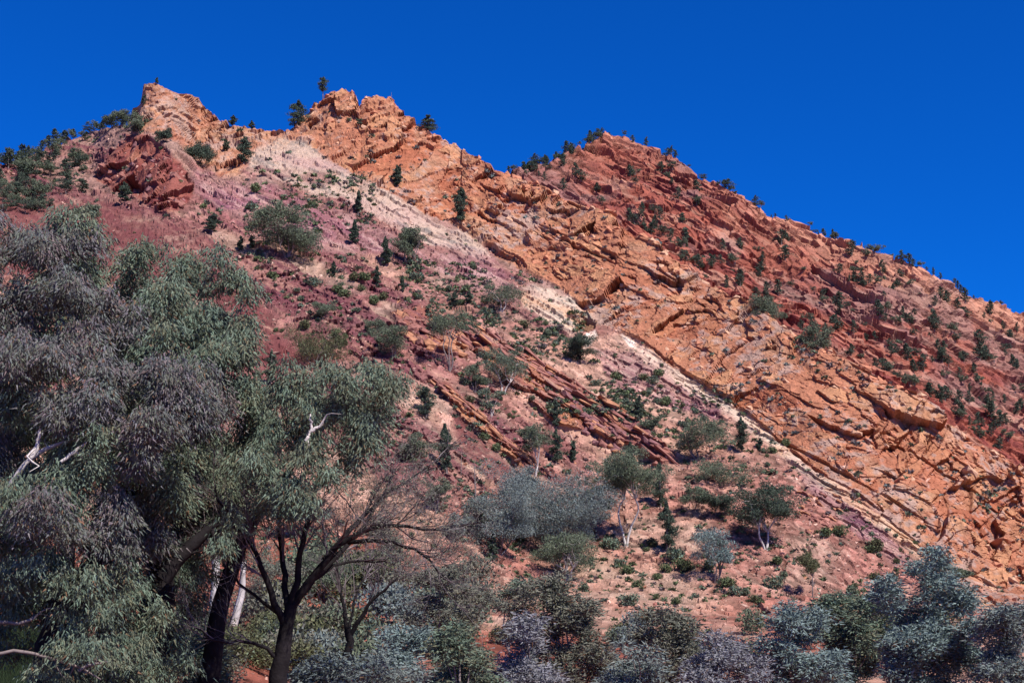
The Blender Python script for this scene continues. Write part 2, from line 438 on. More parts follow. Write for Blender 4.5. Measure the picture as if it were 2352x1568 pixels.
orc = mixc(orc, [.20, .08, .055], sstep(.08, .0, eB) * .35 * sstep(-.1, .3, n1))
c = c * (1 - Z['orange'][..., None]) + orc * Z['orange'][..., None]
rr = mixc(np.zeros(V.shape) + [.33, .12, .09], [.46, .21, .14], sstep(.0, .5, n1 + n3 * .4)); rr = mixc(rr, [.24, .06, .06], sstep(.5, .1, rB) * .6)
c = c * (1 - Z['redrock'][..., None]) + rr * Z['redrock'][..., None]
c = mixc(c, [.86, .76, .64], Z['white'] * (.45 + .5 * sstep(-.3, .2, n4))); c = mixc(c, [.20, .105, .06], Z['cave'])  # cave recess painted dark brown as the shade under its overhang
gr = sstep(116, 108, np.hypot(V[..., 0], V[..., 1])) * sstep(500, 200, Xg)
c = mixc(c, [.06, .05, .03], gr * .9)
soil = (1 - Z['orange'][..., None] * .25) * (1 - np.clip(Z['pale'] * sstep(1100, 1400, Xg) + Z['white'], 0, 1)[..., None] * .7)
c = np.clip(c * (1 - soil * [.27, .31, .29]) , .01, .9)

# the back of the hill, so that it is a body and not a shell
NBK = 14
bk = []; last = V[-1]; dxc, dyc, _ = ray(xs, crest_y)
for k in range(1, NBK + 1):
    q = k * 6.0
    hh = last[:, 2] - q * 0.62 + fbm(last[:, 0] / 7, last[:, 1] / 7 + q, last[:, 2] * 0, 3, 8) * min(q / 6, 2)
    bk.append(np.stack([last[:, 0] + dxc * q, last[:, 1] + dyc * q, np.maximum(hh, -5)], 1))
V2 = np.concatenate([V, np.array(bk)], 0); C2 = np.concatenate([c, np.repeat(c[-1:], NBK, 0)], 0)
NR = V2.shape[0]
F = grid_faces(NR, NC)
rowi = F[:, 0] // NC; coli = F[:, 0] % NC
oz = np.zeros((NR, NC)); oz[:V.shape[0]] = Z['orange']; oz[V.shape[0]:] = Z['orange'][-1]
is_o = oz[rowi, coli] > .5
is_n = (rowi < NN) & ~is_o
def sub(name, m, material):
    f = F[m]; ids, inv = np.unique(f, return_inverse=True)
    me = make_mesh(name, V2.reshape(-1, 3)[ids], inv.reshape(-1, 4), C2.reshape(-1, 3)[ids], False, [material])
    return link(name, me, kind='structure')
ridge = sub('rocky_ridge', is_o, M_ROCK)
slope = sub('hillside', ~is_o & ~is_n, M_SLOPE)
ground = sub('ground', is_n, M_SLOPE)
ridge['label'] = 'jagged orange quartzite ridge running down from the twin peaks to the right'
slope['label'] = 'pink and maroon scree hillside below the orange ridge'
ground['label'] = 'red stony creek flat at the foot of the hillside'

# plain reaching the horizon all round, under everything
a = np.linspace(0, 2 * math.pi, 49)[:-1]
rp = [0.1, 60, 250, 900, 6000]
PV = np.array([[r * math.cos(q), r * math.sin(q), -5.2 - .01 * (r > 100)] for r in rp for q in a])
PF = []
for i in range(len(rp) - 1):
    for j in range(48):
        PF.append([i * 48 + j, i * 48 + (j + 1) % 48, (i + 1) * 48 + (j + 1) % 48, (i + 1) * 48 + j])
plain = link('plain', make_mesh('plain', PV, np.array(PF), np.tile([.30, .15, .11], (len(PV), 1)), True, [M_SLOPE]), kind='structure')

# ------------------------------------------------------------------ the far hill
fx = np.linspace(1000, 2560, 500); FN = len(fx); FR = 250
fy_top = pl(FAR, fx)
fy_bot = np.minimum(pl(CREST, fx) + 60, 1300)
crR = np.interp(fx, xs, np.hypot(base[-1, :, 0], base[-1, :, 1]))
kk = np.ones(61) / 61
crR = np.convolve(np.pad(crR, 30, mode='edge'), kk, 'valid'); fy_bot = np.convolve(np.pad(fy_bot, 20, mode='edge'), np.ones(41) / 41, 'valid')
Rf = crR + 95 + 0 * fx
from_y = fy_bot
VF = np.zeros((FR, FN, 3)); YF = np.zeros((FR, FN)); tp = None
for k in range(FR):
    yk = fy_bot + (fy_top - fy_bot) * k / (FR - 1)
    dx, dy, te = ray(fx, yk)
    if k: Rf = Rf * (1 + (te - tp) / np.maximum(0.72 + .06 * np.sin(fx / 120 + yk / 90) - te, .12))
    tp = te; YF[k] = yk
    VF[k] = np.stack([dx * Rf, dy * Rf, te * Rf], 1)
XF = np.broadcast_to(fx, YF.shape)
X_, Y_, Z_ = VF[..., 0], VF[..., 1], VF[..., 2]
nf = normals(VF); u, v = bed(VF)
wu = fbm(X_ / 9, Y_ / 9, Z_ / 9, 3, 103); wv = fbm(X_ / 9, Y_ / 9, Z_ / 9, 3, 109)
fA, rA, eA = facet(u / 13 + wu * .5, v / 5 + wv * .5, 11)
fB, rB, eB = facet(u / 4.5 + wu * .8, v / 1.9 + wv * .8, 12, 1.1)
fC, rC, eC = facet(u / 1.9 + wu * 2, v / 1.0 + wv * 2, 13, 1.1)
big = fbm(X_ / 45, Y_ / 45, Z_ / 35, 4, 121)
gul = fbm(u / 120, v / 14, Y_ / 90, 3, 131)
lg = np.modf((v + wv) / 4.2 + 500)[0]
ft = np.clip((YF - YF[-1:]) / 60, 0, 1) * .7 + .3
dF = big * 3 * ft + gul * 3.5 * ft + fA * 1.1 + fB * .9 + fC * .55 + (1 - lg) * .5
VF = VF + nf * dF[..., None]
n1 = fbm(X_ / 5, Y_ / 5, Z_ / 5, 4, 301); n2 = fbm(X_ / 22, Y_ / 22, Z_ / 16, 4, 302); n3 = fbm(u / 18, v / 1.5, Y_ / 30, 4, 303)
cf = np.zeros(VF.shape) + [.32, .10, .065]
cf = mixc(cf, [.38, .145, .085], sstep(.0, .4, n1))
cf = mixc(cf, [.24, .07, .055], sstep(.0, .35, -n3))
cf = mixc(cf, [.48, .30, .21], sstep(.05, .35, n3 + n1 * .3) * .55)
cr = np.exp(-np.abs(YF - pl(FAR, XF)) / 45.0)
cf = mixc(cf, [.55, .30, .19], np.clip(cr * 1.1 * sstep(1600, 1900, XF) + .5 * cr, 0, 1) * .8)
cf = mixc(cf, [.30, .22, .19], sstep(.0, .35, n2 + n1 * .3) * .5)
cf = mixc(cf, [.28, .14, .12], sstep(1400, 1280, XF) * sstep(400, 480, YF + 100 - (XF - 1200) * .2) * .6)
cf = cf * (1 + .3 * (rC[..., None] - .5)) * (1 + .3 * (rB[..., None] - .5))
bk = []; last = VF[-1]; dxc, dyc, _ = ray(fx, fy_top)
for k in range(1, 10):
    q = k * 14.0
    bk.append(np.stack([last[:, 0] + dxc * q, last[:, 1] + dyc * q, np.maximum(last[:, 2] - q * .6, -5)], 1))
VF2 = np.concatenate([VF, np.array(bk)], 0); CF2 = np.clip(np.array([.84, .76, .78]) * np.concatenate([cf, np.repeat(cf[-1:], 9, 0)], 0), .01, .9)
far = link('far_hill', make_mesh('far_hill', VF2.reshape(-1, 3), grid_faces(VF2.shape[0], FN), CF2.reshape(-1, 3), False, [M_ROCK]), kind='structure')
far['label'] = 'red far hill dotted with dark pines behind the orange ridge'

# where a point of the picture lies on the near or the far hill
def on_near(x, y):
    j = int(np.clip(np.searchsorted(xs, x), 1, NC - 1))
    col = YG[:, j]
    i = int(np.clip(np.searchsorted(-col, -y), 0, len(col) - 1))
    return Vector(V[i, j])
def on_far(x, y):
    j = int(np.clip(np.searchsorted(fx, x), 1, FN - 1))
    i = int(np.clip(np.searchsorted(-YF[:, j], -y), 0, FR - 1))
    return Vector(VF[i, j])
def rdist(p): return math.hypot(p.x, p.y)
def px2m(p): return rdist(p) / FOC            # metres per working pixel at that point

# ------------------------------------------------------------------ stones
def stone_proto(rng, stretch):
    """an angular 20-to-30 face stone"""
    import bmesh
    bm = bmesh.new()
    for _ in range(9):
        p = rng.normal(size=3); p /= np.linalg.norm(p); p *= rng.uniform(.75, 1.05)
        bm.verts.new(p * stretch)
    bmesh.ops.convex_hull(bm, input=bm.verts)
    for vv_ in [q for q in bm.verts if not q.link_faces]: bm.verts.remove(vv_)
    bmesh.ops.triangulate(bm, faces=bm.faces)
    bm.verts.index_update()
    Vv = np.array([q.co[:] for q in bm.verts]); Ff = np.array([[w.index for w in f.verts] for f in bm.faces])
    bm.free()
    return Vv, Ff
PROTOS = [stone_proto(RNG, s) for s in ((.6, .5, .38), (.55, .5, .25), (.5, .5, .45), (.8, .5, .28), (.65, .4, .33), (.9, .55, .2))]

def rot3(rx, ry, rz):
    return np.array(Matrix.Rotation(rz, 3, 'Z') @ Matrix.Rotation(ry, 3, 'Y') @ Matrix.Rotation(rx, 3, 'X'))

def colour_at(x, y):
    j = int(np.clip(np.searchsorted(xs, x), 1, NC - 1)); i = int(np.clip(np.searchsorted(-YG[:, j], -y), 0, YG.shape[0] - 1))
    return c[i, j]

# loose scree: one mass of stones nobody could count
def scree_mass(name, pts, sizes, tints, material, parent=None):
    VV, FF, CC = [], [], []; off = 0
    for (p, s, ct) in zip(pts, sizes, tints):
        pv, pf = PROTOS[RNG.integers(len(PROTOS))]
        m = rot3(RNG.uniform(-.6, .6), .5 + RNG.uniform(-.5, .5), RNG.uniform(0, 6.28))
        q = (pv * s) @ m.T + np.array(p)
        VV.append(q); FF.append(pf + off); CC.append(np.tile(ct, (len(q), 1))); off += len(q)
    o = link(name, make_mesh(name, np.concatenate(VV), np.concatenate(FF), np.clip(np.concatenate(CC), .01, .9), False, [material]), parent, kind='stuff')
    return o
pts, sz, tn = [], [], []
tries = 0
while len(pts) < 16000 and tries < 120000:
    tries += 1
    x = RNG.uniform(-60, 2420); yt = float(pl(CREST, x))
    y = RNG.uniform(yt + 10, 1560)
    j = int(np.clip(np.searchsorted(xs, x), 1, NC - 1)); i = int(np.clip(np.searchsorted(-YG[:, j], -y), 0, YG.shape[0] - 1))
    if Z['orange'][i, j] > .3 and RNG.random() < .85: continue
    if Z['maroon'][i, j] > .5 and RNG.random() < .75: continue
    if Z['pale'][i, j] > .5 and RNG.random() < .7: continue
    if y > 1360 and RNG.random() < .3: continue
    p = V[i, j]; s = (0.16 + .30 * RNG.random() ** 3.0) * (1.0 + (.25 if y < 1200 else 0))
    pts.append(p); sz.append(s * 1.35 * (.55 if y > 1405 else 1))
    tn.append(c[i, j] * RNG.uniform(.7, 1.3) * .6 + np.array([.52, .35, .27]) * .4 * RNG.uniform(.5, 2.0))
scree_obj = scree_mass('scree_stones', pts, sz, tn, M_STONE)
scree_obj['label'] = 'loose pink and tan stones strewn over the hillside'

# ------------------------------------------------------------------ leaves, tubes, branches
def leaves(C, D, L, Wd, cols, rng, bend=0.0):
    """rhombic leaves: centres C, long axis D, length L, width Wd, colours per leaf -> V, F, colours"""
    n = len(C)
    D = D / (np.linalg.norm(D, axis=1, keepdims=True) + 1e-9)
    r = rng.normal(size=(n, 3)); S = np.cross(D, r); S /= np.linalg.norm(S, axis=1, keepdims=True) + 1e-9
    L = np.broadcast_to(np.asarray(L, float), (n,))[:, None]; Wd = np.broadcast_to(np.asarray(Wd, float), (n,))[:, None]
    N_ = np.cross(D, S)
    P0 = C - D * L * .5; P2 = C + D * L * .5; mid_ = C + N_ * L * bend
    P0 = P0 * .75 + mid_ * .25
    Vv = np.stack([P0 + S * Wd * .5, P2, P0 - S * Wd * .5], 1).reshape(-1, 3)
    Ff = np.arange(3 * n).reshape(n, 3)
    return Vv, Ff, np.repeat(cols, 3, 0)

def rand_ball(n, rng, hollow=.55):
    d_ = rng.normal(size=(n, 3)); d_ /= np.linalg.norm(d_, axis=1, keepdims=True)
    return d_ * (hollow + (1 - hollow) * rng.random((n, 1)) ** .6)

def tube(path, radii, sides=6):
    path = np.asarray(path, float); n = len(path); radii = np.asarray(radii, float)
    tg = np.gradient(path, axis=0); tg /= np.linalg.norm(tg, axis=1, keepdims=True) + 1e-9
    ref = np.array([.31, .17, .93]) if abs(tg[0][2]) < .9 else np.array([1., .1, 0])
    A = np.cross(tg, ref); A /= np.linalg.norm(A, axis=1, keepdims=True) + 1e-9; B = np.cross(tg, A)
    an = np.arange(sides) * 2 * math.pi / sides
    Vv = (path[:, None] + radii[:, None, None] * (A[:, None] * np.cos(an)[None, :, None] + B[:, None] * np.sin(an)[None, :, None])).reshape(-1, 3)
    i = np.arange(n - 1)[:, None] * sides; k = np.arange(sides)[None]
    k2 = (k + 1) % sides
    Ff = np.stack([i + k, i + k2, i + sides + k2, i + sides + k], -1).reshape(-1, 4)
    return Vv, Ff

def split_quads(F_):
    return F_ if F_.shape[1] == 3 else np.concatenate([F_[:, [0, 1, 2]], F_[:, [0, 2, 3]]])

class Bag:
    def __init__(s): s.V = []; s.F = []; s.C = []; s.n = 0
    def add(s, V_, F_, C_=None):
        s.V.append(V_); s.F.append(split_quads(F_) + s.n); s.n += len(V_)
        if C_ is not None: s.C.append(C_)
    def build(s, name, material, smooth=False):
        return make_mesh(name, np.concatenate(s.V), np.concatenate(s.F), np.clip(np.concatenate(s.C), .004, .9) if s.C else None, smooth, [material])

def curve(a, b, rng, wob=.12, n=7, sag=0.0):
    a = np.array(a, float); b = np.array(b, float); L = np.linalg.norm(b - a)
    t_ = np.linspace(0, 1, n)[:, None]
    k1 = rng.normal(size=3) * wob * L; k2 = rng.normal(size=3) * wob * L * .5
    return a + (b - a) * t_ + np.sin(t_ * math.pi) * k1 + np.sin(t_ * 2 * math.pi) * k2 + np.array([0, 0, 1]) * sag * L * np.sin(t_ * math.pi)

PAL = {                                        # leaf colours
    'mauve':  [(.150, .130, .150), (.125, .135, .130), (.165, .120, .120), (.12, .145, .13), (.13, .14, .10)],
    'green':  [(.120, .172, .122), (.145, .192, .145), (.105, .135, .098), (.15, .145, .09)],
    'blue':   [(.120, .168, .160), (.145, .188, .180), (.100, .128, .118)],
    'greyblue': [(.125, .155, .150), (.105, .130, .125), (.14, .155, .14)],
    'olive':  [(.095, .105, .050), (.120, .125, .065), (.075, .075, .045)],
    'pine':   [(.050, .075, .052), (.075, .095, .065), (.045, .060, .048)],
    'gum':    [(.085, .110, .070), (.110, .130, .085), (.070, .085, .060)],
    'brown':  [(.125, .125, .095), (.145, .135, .105), (.10, .11, .085)],
    'lilac':  [(.160, .158, .178), (.14, .145, .152), (.165, .160, .170)],
    'bush':   [(.085, .110, .050), (.110, .135, .070), (.070, .085, .045)],
    'dead':   [(.16, .12, .115), (.12, .095, .10)],
}
def pick(pal, n, rng, spread=.3, grad=None):
    p = np.array(PAL[pal]) * {'mauve': .98, 'green': 1.02, 'blue': 1.4, 'greyblue': 1.3, 'brown': 1.25, 'lilac': 1.3, 'gum': 1.35, 'bush': 1.25, 'olive': 1.05, 'pine': 1.15}.get(pal, 1.0); cc = p[rng.integers(len(p), size=n)]
    return cc * (1 + rng.uniform(-spread, spread, (n, 1)))

def tufts(bag, centre, rad, nt, nl, pal, rng, L=.15, Wd=.026, tr=.26, droop=1.0):
    """a crown lobe: hanging sprays of narrow leaves fixed over and inside an ellipsoid"""
    b = rand_ball(nt, rng, .62)
    tc_ = np.array(centre) + b * np.array(rad)
    pal_t = pick(pal, nt, rng, .18)
    rep = np.repeat(np.arange(nt), nl)
    n = nt * nl
    off = rng.normal(size=(n, 3)) * [tr, tr, tr * .55]
    off[:, 2] -= np.hypot(off[:, 0], off[:, 1]) ** 1.3 * 1.1 * droop
    C = tc_[rep] + off
    D = off * [1.1, 1.1, .3] + rng.normal(size=(n, 3)) * .12 + np.array([0, 0, -.34 * droop]) + b[rep] * .08
    cols = pal_t[rep] * .6 + pick(pal, n, rng, .35) * .4
    red = rng.random(n) < .035
    cols[red] = np.array([.15, .085, .05]) * rng.uniform(.7, 1.2, (red.sum(), 1))
    Vv, Ff, Cc = leaves(C, D, L * rng.uniform(.45, 1.35, n), Wd * rng.uniform(.6, 1.3, n), cols, rng, .06)
    bag.add(Vv, Ff, Cc)

def blobfol(bag, centre, rad, n, pal, rng, L=.3, Wd=.16, hollow=.5, droop=.3):
    b = rand_ball(n, rng, hollow)
    nz = np.clip(1 + .35 * fbm(b[:, 0] * 2.2 + centre[0], b[:, 1] * 2.2 + centre[1], b[:, 2] * 2.2, 2, 17), .5, 1.6)[:, None]
    C = np.array(centre) + b * np.array(rad) * nz
    D = rng.normal(size=(n, 3)) + np.array([0, 0, -droop * 2]) + b * .6
    Vv, Ff, Cc = leaves(C, D, L * rng.uniform(.6, 1.3, n), Wd * rng.uniform(.6, 1.3, n), pick(pal, n, rng, .35), rng, .08)
    bag.add(Vv, Ff, Cc)

# ---- kinds of slope tree, each about 1 unit = 1 metre tall basis, returned as (trunk mesh, crown mesh)
def pine_meshes(rng, h=4.5, w=1.0, ls=.20, n=900, pal='pine', ragged=.25, bare=.12):
    tb = Bag(); cb = Bag()
    lean = rng.normal(size=2) * .03 * h
    path = [(0, 0, -.3), (lean[0] * .3, lean[1] * .3, h * .35), (lean[0], lean[1], h * .93)]
    Vv, Ff = tube(path, [h * .022, h * .016, h * .005], 5); tb.add(Vv, Ff)
    nl = int(16 + h * 3)
    for k in range(nl):
        f = ((k + rng.random()) / nl) ** .95
        z = h * (bare + (1 - bare) * f * .93)
        prof = w * .62 * max(.12, math.sin(math.pi * min(1, f * .78 + .2))) ** .7 * rng.uniform(1 - ragged, 1 + ragged)
        an = rng.uniform(0, 6.28); q = prof * rng.uniform(.25, .8)
        cx, cy = math.cos(an) * q + lean[0] * f, math.sin(an) * q + lean[1] * f
        Vv, Ff = tube([(lean[0] * f, lean[1] * f, z - .05 * h), (cx, cy, z)], [.022, .01], 3); tb.add(Vv, Ff)
        blobfol(cb, (cx, cy, z), (prof * .55, prof * .55, h * .062), max(10, n // nl), pal, rng, ls, ls * .6, .3, -.6)
    return tb.build('trunk', M_BARK_GREY), cb.build('crown', M_LEAF_FAR)

def gum_meshes(rng, h=5, w=4, ls=.2, n=2200, pal='gum', lobes=9, stems=2, crown=.5, bark=None, thin=1.0, flat=1.0, spread=None):
    tb = Bag(); cb = Bag(); bark = bark or M_BARK_WHITE
    sp = spread or w * .5
    lob = []
    for k in range(lobes):
        an = rng.uniform(0, 6.28); q = math.sqrt(rng.random()) * .72
        z = h * (crown + (1 - crown) * (.15 + .68 * rng.random() * (1 - q * .45)))
        lob.append((math.cos(an) * q * sp, math.sin(an) * q * sp, z))
    forks = []
    for s in range(stems):
        an = rng.uniform(0, 6.28) if stems > 1 else 0
        b = (math.cos(an) * w * .16 * (stems > 1), math.sin(an) * w * .12 * (stems > 1), h * (crown * .8 + .08 * rng.random()))
        pth = curve((math.cos(an) * .1, 0, -.4), b, rng, .06, 7)
        Vv, Ff = tube(pth, np.linspace(h * .021, h * .012, 7) * thin, 6); tb.add(Vv, Ff); forks.append(b)
    for l in lob:
        f = min(forks, key=lambda q: (q[0] - l[0]) ** 2 + (q[1] - l[1]) ** 2)
        Vv, Ff = tube(curve(f, l, rng, .10, 6, .06), np.linspace(h * .010, h * .003, 6) * thin, 4); tb.add(Vv, Ff)
        for _ in range(3):
            e = np.array(l) + rng.normal(size=3) * [w * .13, w * .13, h * .05]
            Vv, Ff = tube(curve(l, e, rng, .1, 4), [h * .004 * thin, .012, .01, .006], 3); tb.add(Vv, Ff)
        lr = w * rng.uniform(.19, .30)
        for _ in range(4):
            cc = np.array(l) + rng.normal(size=3) * [lr * .5, lr * .5, lr * .28 * flat]
            blobfol(cb, cc, (lr * .62, lr * .62, lr * .42 * flat), max(10, n // (lobes * 4)), pal, rng, ls, ls * .42, .35, .45)
    return tb.build('trunk', bark), cb.build('crown', M_LEAF_FAR)

def bush_mesh(rng, w=1.0, h=.7, n=260, pal='bush', ls=.16, lobes=4):
    b = Bag()
    for k in range(lobes):
        an = rng.uniform(0, 6.28); q = rng.random() * .3 * w
        blobfol(b, (math.cos(an) * q, math.sin(an) * q, h * rng.uniform(.35, .6)), (w * .33, w * .33, h * .42), n // lobes, pal, rng, ls, ls * .6, .55, -.4)
    return b.build('bush', M_LEAF_FAR)

COPIES = {}
def place_tree(name, meshes, p, scale, rz, label, cat, group=None, sx=1.0):
    r = bpy.data.objects.new(name, None); COL.objects.link(r)
    r.empty_display_size = .5
    r.location = p; r.rotation_euler = (0, 0, rz); r.scale = (scale * sx, scale * sx, scale)
    tag(r, label, cat, group)
    link('trunk', meshes[0], r); link('crown', meshes[1], r)
    return r

# ================================================================== trees and shrubs of the slope
r_ = np.random.default_rng
PINES = [pine_meshes(r_(40 + k), h=4.5, w=1.5 + .22 * k, ls=.36, n=650, ragged=.4) for k in range(4)]       # small in the picture
GUMS_FAR = [gum_meshes(r_(80 + k), h=4, w=3.6, ls=.34, n=1300, pal=('gum', 'gum', 'pine')[k], lobes=7, stems=2, crown=.3, bark=M_BARK_GREY) for k in range(3)]
BUSHES = [bush_mesh(r_(100 + k), 1.0, .7, 520, ('bush', 'gum', 'bush', 'olive', 'green')[k], .15) for k in range(5)]

LM = [(1436, 1150, 'the white-trunked gum'), (1758, 1180, 'the dark flat-topped gum'), (1640, 1270, 'the blue-grey young gum'), (1225, 1180, 'the very wide blue-grey gum'), (1300, 1290, 'the bushy pale-stemmed gum'),
      (1228, 1020, 'the gum on the rocky shelf'), (1030, 780, 'the gum before the orange outcrop'), (724, 780, 'the wide olive bush tree'), (655, 520, 'the large multi-stemmed gum'), (940, 560, 'the round-crowned gum by the pale band'),
      (1150, 690, 'the flat-topped gum with splayed trunks'), (1332, 800, 'the green tree below the white cave'), (1600, 1000, 'the broken-crowned gum'), (1704, 1000, 'the cypress at the orange cliff foot'), (1868, 1320, 'the thin-stemmed open gum'),
      (1276, 1020, 'the stacked cypress pair'), (1095, 1120, 'the tall dead trunk'), (2050, 1290, 'the lower end of the purple band'), (1055, 480, 'the tall pine against the orange cliff'), (764, 615, 'the short lone pine'),
      (820, 470, 'the thin pine on the cream rock'), (1465, 920, 'the scraggy dark pine'), (1060, 700, 'the pair of dark pine bushes'), (1777, 1340, 'the round green shrub on the right'), (1060, 960, 'the maroon streak'), (1400, 1340, 'the red scree at centre'),
      (485, 510, 'the round dark pine on maroon scree'), (330, 400, 'the red outcrop'), (897, 780, 'the dense gum by the orange outcrop'), (1150, 860, 'the pale green leaning gum'), (1525, 1160, 'the tall cypress column')]
def near_mark(x, y):
    lx, ly, nm = min(LM, key=lambda q: (q[0] - x) ** 2 + (q[1] - y) ** 2)
    dx_, dy_ = x - lx, y - ly; d_ = math.hypot(dx_, dy_)
    w = 'just ' if d_ < 45 else ''
    if abs(dx_) > 1.8 * abs(dy_): r = 'right of' if dx_ > 0 else 'left of'
    elif abs(dy_) > 1.8 * abs(dx_): r = 'below' if dy_ > 0 else 'above'
    else: r = ('below ' if dy_ > 0 else 'above ') + ('and right of' if dx_ > 0 else 'and left of')
    return w + r + ' ' + nm
def zone_name(x, y, far_=False):
    yt = float(pl(FAR, x))
    seg = 'left shoulder of the far hill' if x < 1330 else ('face below the far summit' if x < 1560 else ('upper right slope of the far hill' if x < 1850 else ('middle right slope of the far hill' if x < 2110 else 'far hill slope by the right edge')))
    if y < yt + 8: return 'on the skyline, ' + seg
    if y < yt + 75: return 'under the skyline, ' + seg
    if y < yt + 160: return 'half-way down the ' + seg
    return 'low on the ' + seg

# ---- far hill: dark pines and dense shrubs, thick on the left shoulder and in the gullies
rng = r_(7)
def far_ok(x, y): return 1000 < x < 2420 and pl(FAR, x) - 6 < y < pl(CREST, x) - 4
far_pts = []
for x in list(rng.uniform(1165, 1400, 56)) + list(rng.uniform(1400, 1620, 8)) + list(rng.uniform(1620, 1900, 20)) + list(rng.uniform(1900, 2352, 15)) + [2062, 2075, 2085, 2096, 2108, 2125, 2140]:
    far_pts.append((x, float(pl(FAR, x)) + rng.uniform(-1, 5), 8 + 20 * rng.random()))
for _ in range(46):                             # the shaded gully right behind the orange crest
    x = rng.uniform(1420, 2300); far_pts.append((x, float(pl(CREST, x)) - rng.uniform(-4, 26), rng.uniform(18, 42)))
n_try = 0
while len(far_pts) < 390 and n_try < 9000:
    n_try += 1
    x = rng.uniform(1190, 2400); y = rng.uniform(pl(FAR, x), pl(CREST, x) + 20)
    if not far_ok(x, y): continue
    q = fbm(np.array([x / 90]), np.array([y / 60]), np.array([0.]), 3, 5)[0]
    dens = .22 + .75 * sstep(1600, 2000, x) + .5 * (x < 1380)
    dens *= .35 + 1.6 * max(0, q + .25)
    yt = pl(FAR, x)
    dens *= .5 + sstep(20, 120, y - yt)
    if rng.random() < dens: far_pts.append((x, y, rng.uniform(14, 40)))
for (x, y, hp) in far_pts:
    p = on_far(x, y); m = px2m(p)
    k = rng.integers(4)
    if rng.random() < .66:
        sc_ = hp * m / 4.2
        place_tree('pine_tree', PINES[k], p, sc_, rng.uniform(0, 6.3), ('taller ' if hp > 27 else 'mid-sized ' if hp > 18 else 'tiny ') + 'dark pine ' + zone_name(x, y, True), 'pine tree', 'pines on the far hill', rng.uniform(.9, 1.7))
    else:
        sc_ = hp * .75 * m / 4
        place_tree('bushy_tree', GUMS_FAR[k % 3], p, sc_, rng.uniform(0, 6.3), ('larger ' if hp > 27 else 'mid-sized ' if hp > 18 else 'tiny ') + 'bushy tree ' + zone_name(x, y, True), 'tree', 'bushy trees on the far hill', rng.uniform(.9, 1.5))
for (x, y, w, lab) in [(1760, 712, 85, 'large round grey-green gum at the orange crest, biggest on the far hill edge'), (1880, 765, 85, 'broad pale grey-green gum leaning down behind the orange crest'),
                       (1850, 735, 50, 'small grey-green gum between the two large gums behind the orange crest'), (1480, 530, 22, 'dark green bush in the notch behind the orange crest'), (1505, 550, 30, 'pale blue-grey bush in the notch behind the orange crest')]:
    p = on_near(x, pl(CREST, x) + 2) + Vector((0, 1.5, -1.0)); m = px2m(p)
    g = gum_meshes(r_(int(x)), h=w * m * .95, w=w * m, ls=.27, n=5200, pal='gum' if 'pale blue' not in lab else 'blue', lobes=14, stems=2, crown=.08, bark=M_BARK_GREY)
    place_tree('gum_tree', g, p, 1, 0, lab, 'gum tree')

# ---- near hill: pines one by one (x, y of the foot, height, width factor, label)
PLIST = [
 (680, 292, 66, 2.3, 'bushy dark pine on the skyline in the saddle left of the second peak'),
 (985, 296, 42, 3.2, 'round-crowned pine on the skyline right of the second peak'),
 (535, 291, 26, 2.2, 'small dark pine on the skyline just right of the first peak'),
 (575, 291, 20, 2.2, 'smallest dark pine on the skyline between the twin peaks'),
 (358, 196, 14, 1.6, 'tiny pine on the very tip of the left peak'),
 (1055, 516, 86, 1.25, 'tall dark pine against the orange cliff above the pale band'),
 (910, 430, 55, 1.4, 'dark conical pine at the foot of the second peak'),
 (558, 385, 70, 1.5, 'tall bushy olive pine between the pale rock and the left peak'),
 (820, 492, 62, .9, 'thin upright pine on the cream rock band'),
 (812, 562, 60, 1.2, 'thin pine standing below the cream rock band'),
 (764, 632, 36, 1.3, 'short pine alone on the purple slope'),
 (885, 607, 72, 1.1, 'upright pine with a pale trunk left of the round gum on the purple slope'),
 (862, 655, 48, 1.1, 'thin ragged pine downhill from the pale-trunked pine'),
 (922, 672, 42, 1.0, 'small thin pine below the round gum on the purple slope'),
 (1275, 985, 66, 1.1, 'dark upright cypress pine above its twin on the red slabs'),
 (1278, 1062, 84, 1.2, 'dark cypress pine just below its twin by the red slabs'),
 (1315, 1062, 52, 1.1, 'smaller cypress pine right of the stacked pair'),
 (1446, 1062, 56, 1.2, 'cypress pine at the overhanging end of the red slab'),
 (1518, 1160, 105, 1.15, 'tall cypress pine beside the white-trunked gum, upper of the pair'),
 (1530, 1268, 115, 1.25, 'tall cypress pine beside the white-trunked gum, lower of the pair'),
 (1704, 1038, 82, 1.25, 'dark cypress pine under the pale band at the orange cliff foot'),
 (1745, 1030, 32, 1.6, 'short dark pine right of the cypress under the pale band'),
 (550, 568, 36, 1.2, 'small pine left of a pair on the maroon scree'), (576, 560, 32, 1.2, 'small pine right of a pair on the maroon scree'),
 (485, 532, 44, 2.6, 'round dark bushy pine on the maroon slope below the red outcrop'),
 (1025, 1090, 120, .9, 'thin grey pine by the bare pole on the lower slope'),
 (975, 960, 75, 2.2, 'dark green bushy pine behind the right end of the foreground gum'),
 (1465, 960, 56, 1.6, 'scraggy dark pine on the scree below the purple band'),
 (1045, 700, 38, 2.0, 'dark pine bush left of a pair above the tan scree'), (1075, 700, 30, 2.4, 'round green pine bush right of a pair above the tan scree'),
 (620, 880, 80, 1.1, 'slim pine on the maroon scree above the foreground gums'),
 (285, 468, 50, 1.7, 'pine tree at the left foot of the red outcrop'),
 (1100, 1240, 90, 1.1, 'grey-green pine left of the large blue-grey gum'),
 (1130, 1290, 70, 1.0, 'small pine at the lower left of the large blue-grey gum'),
]
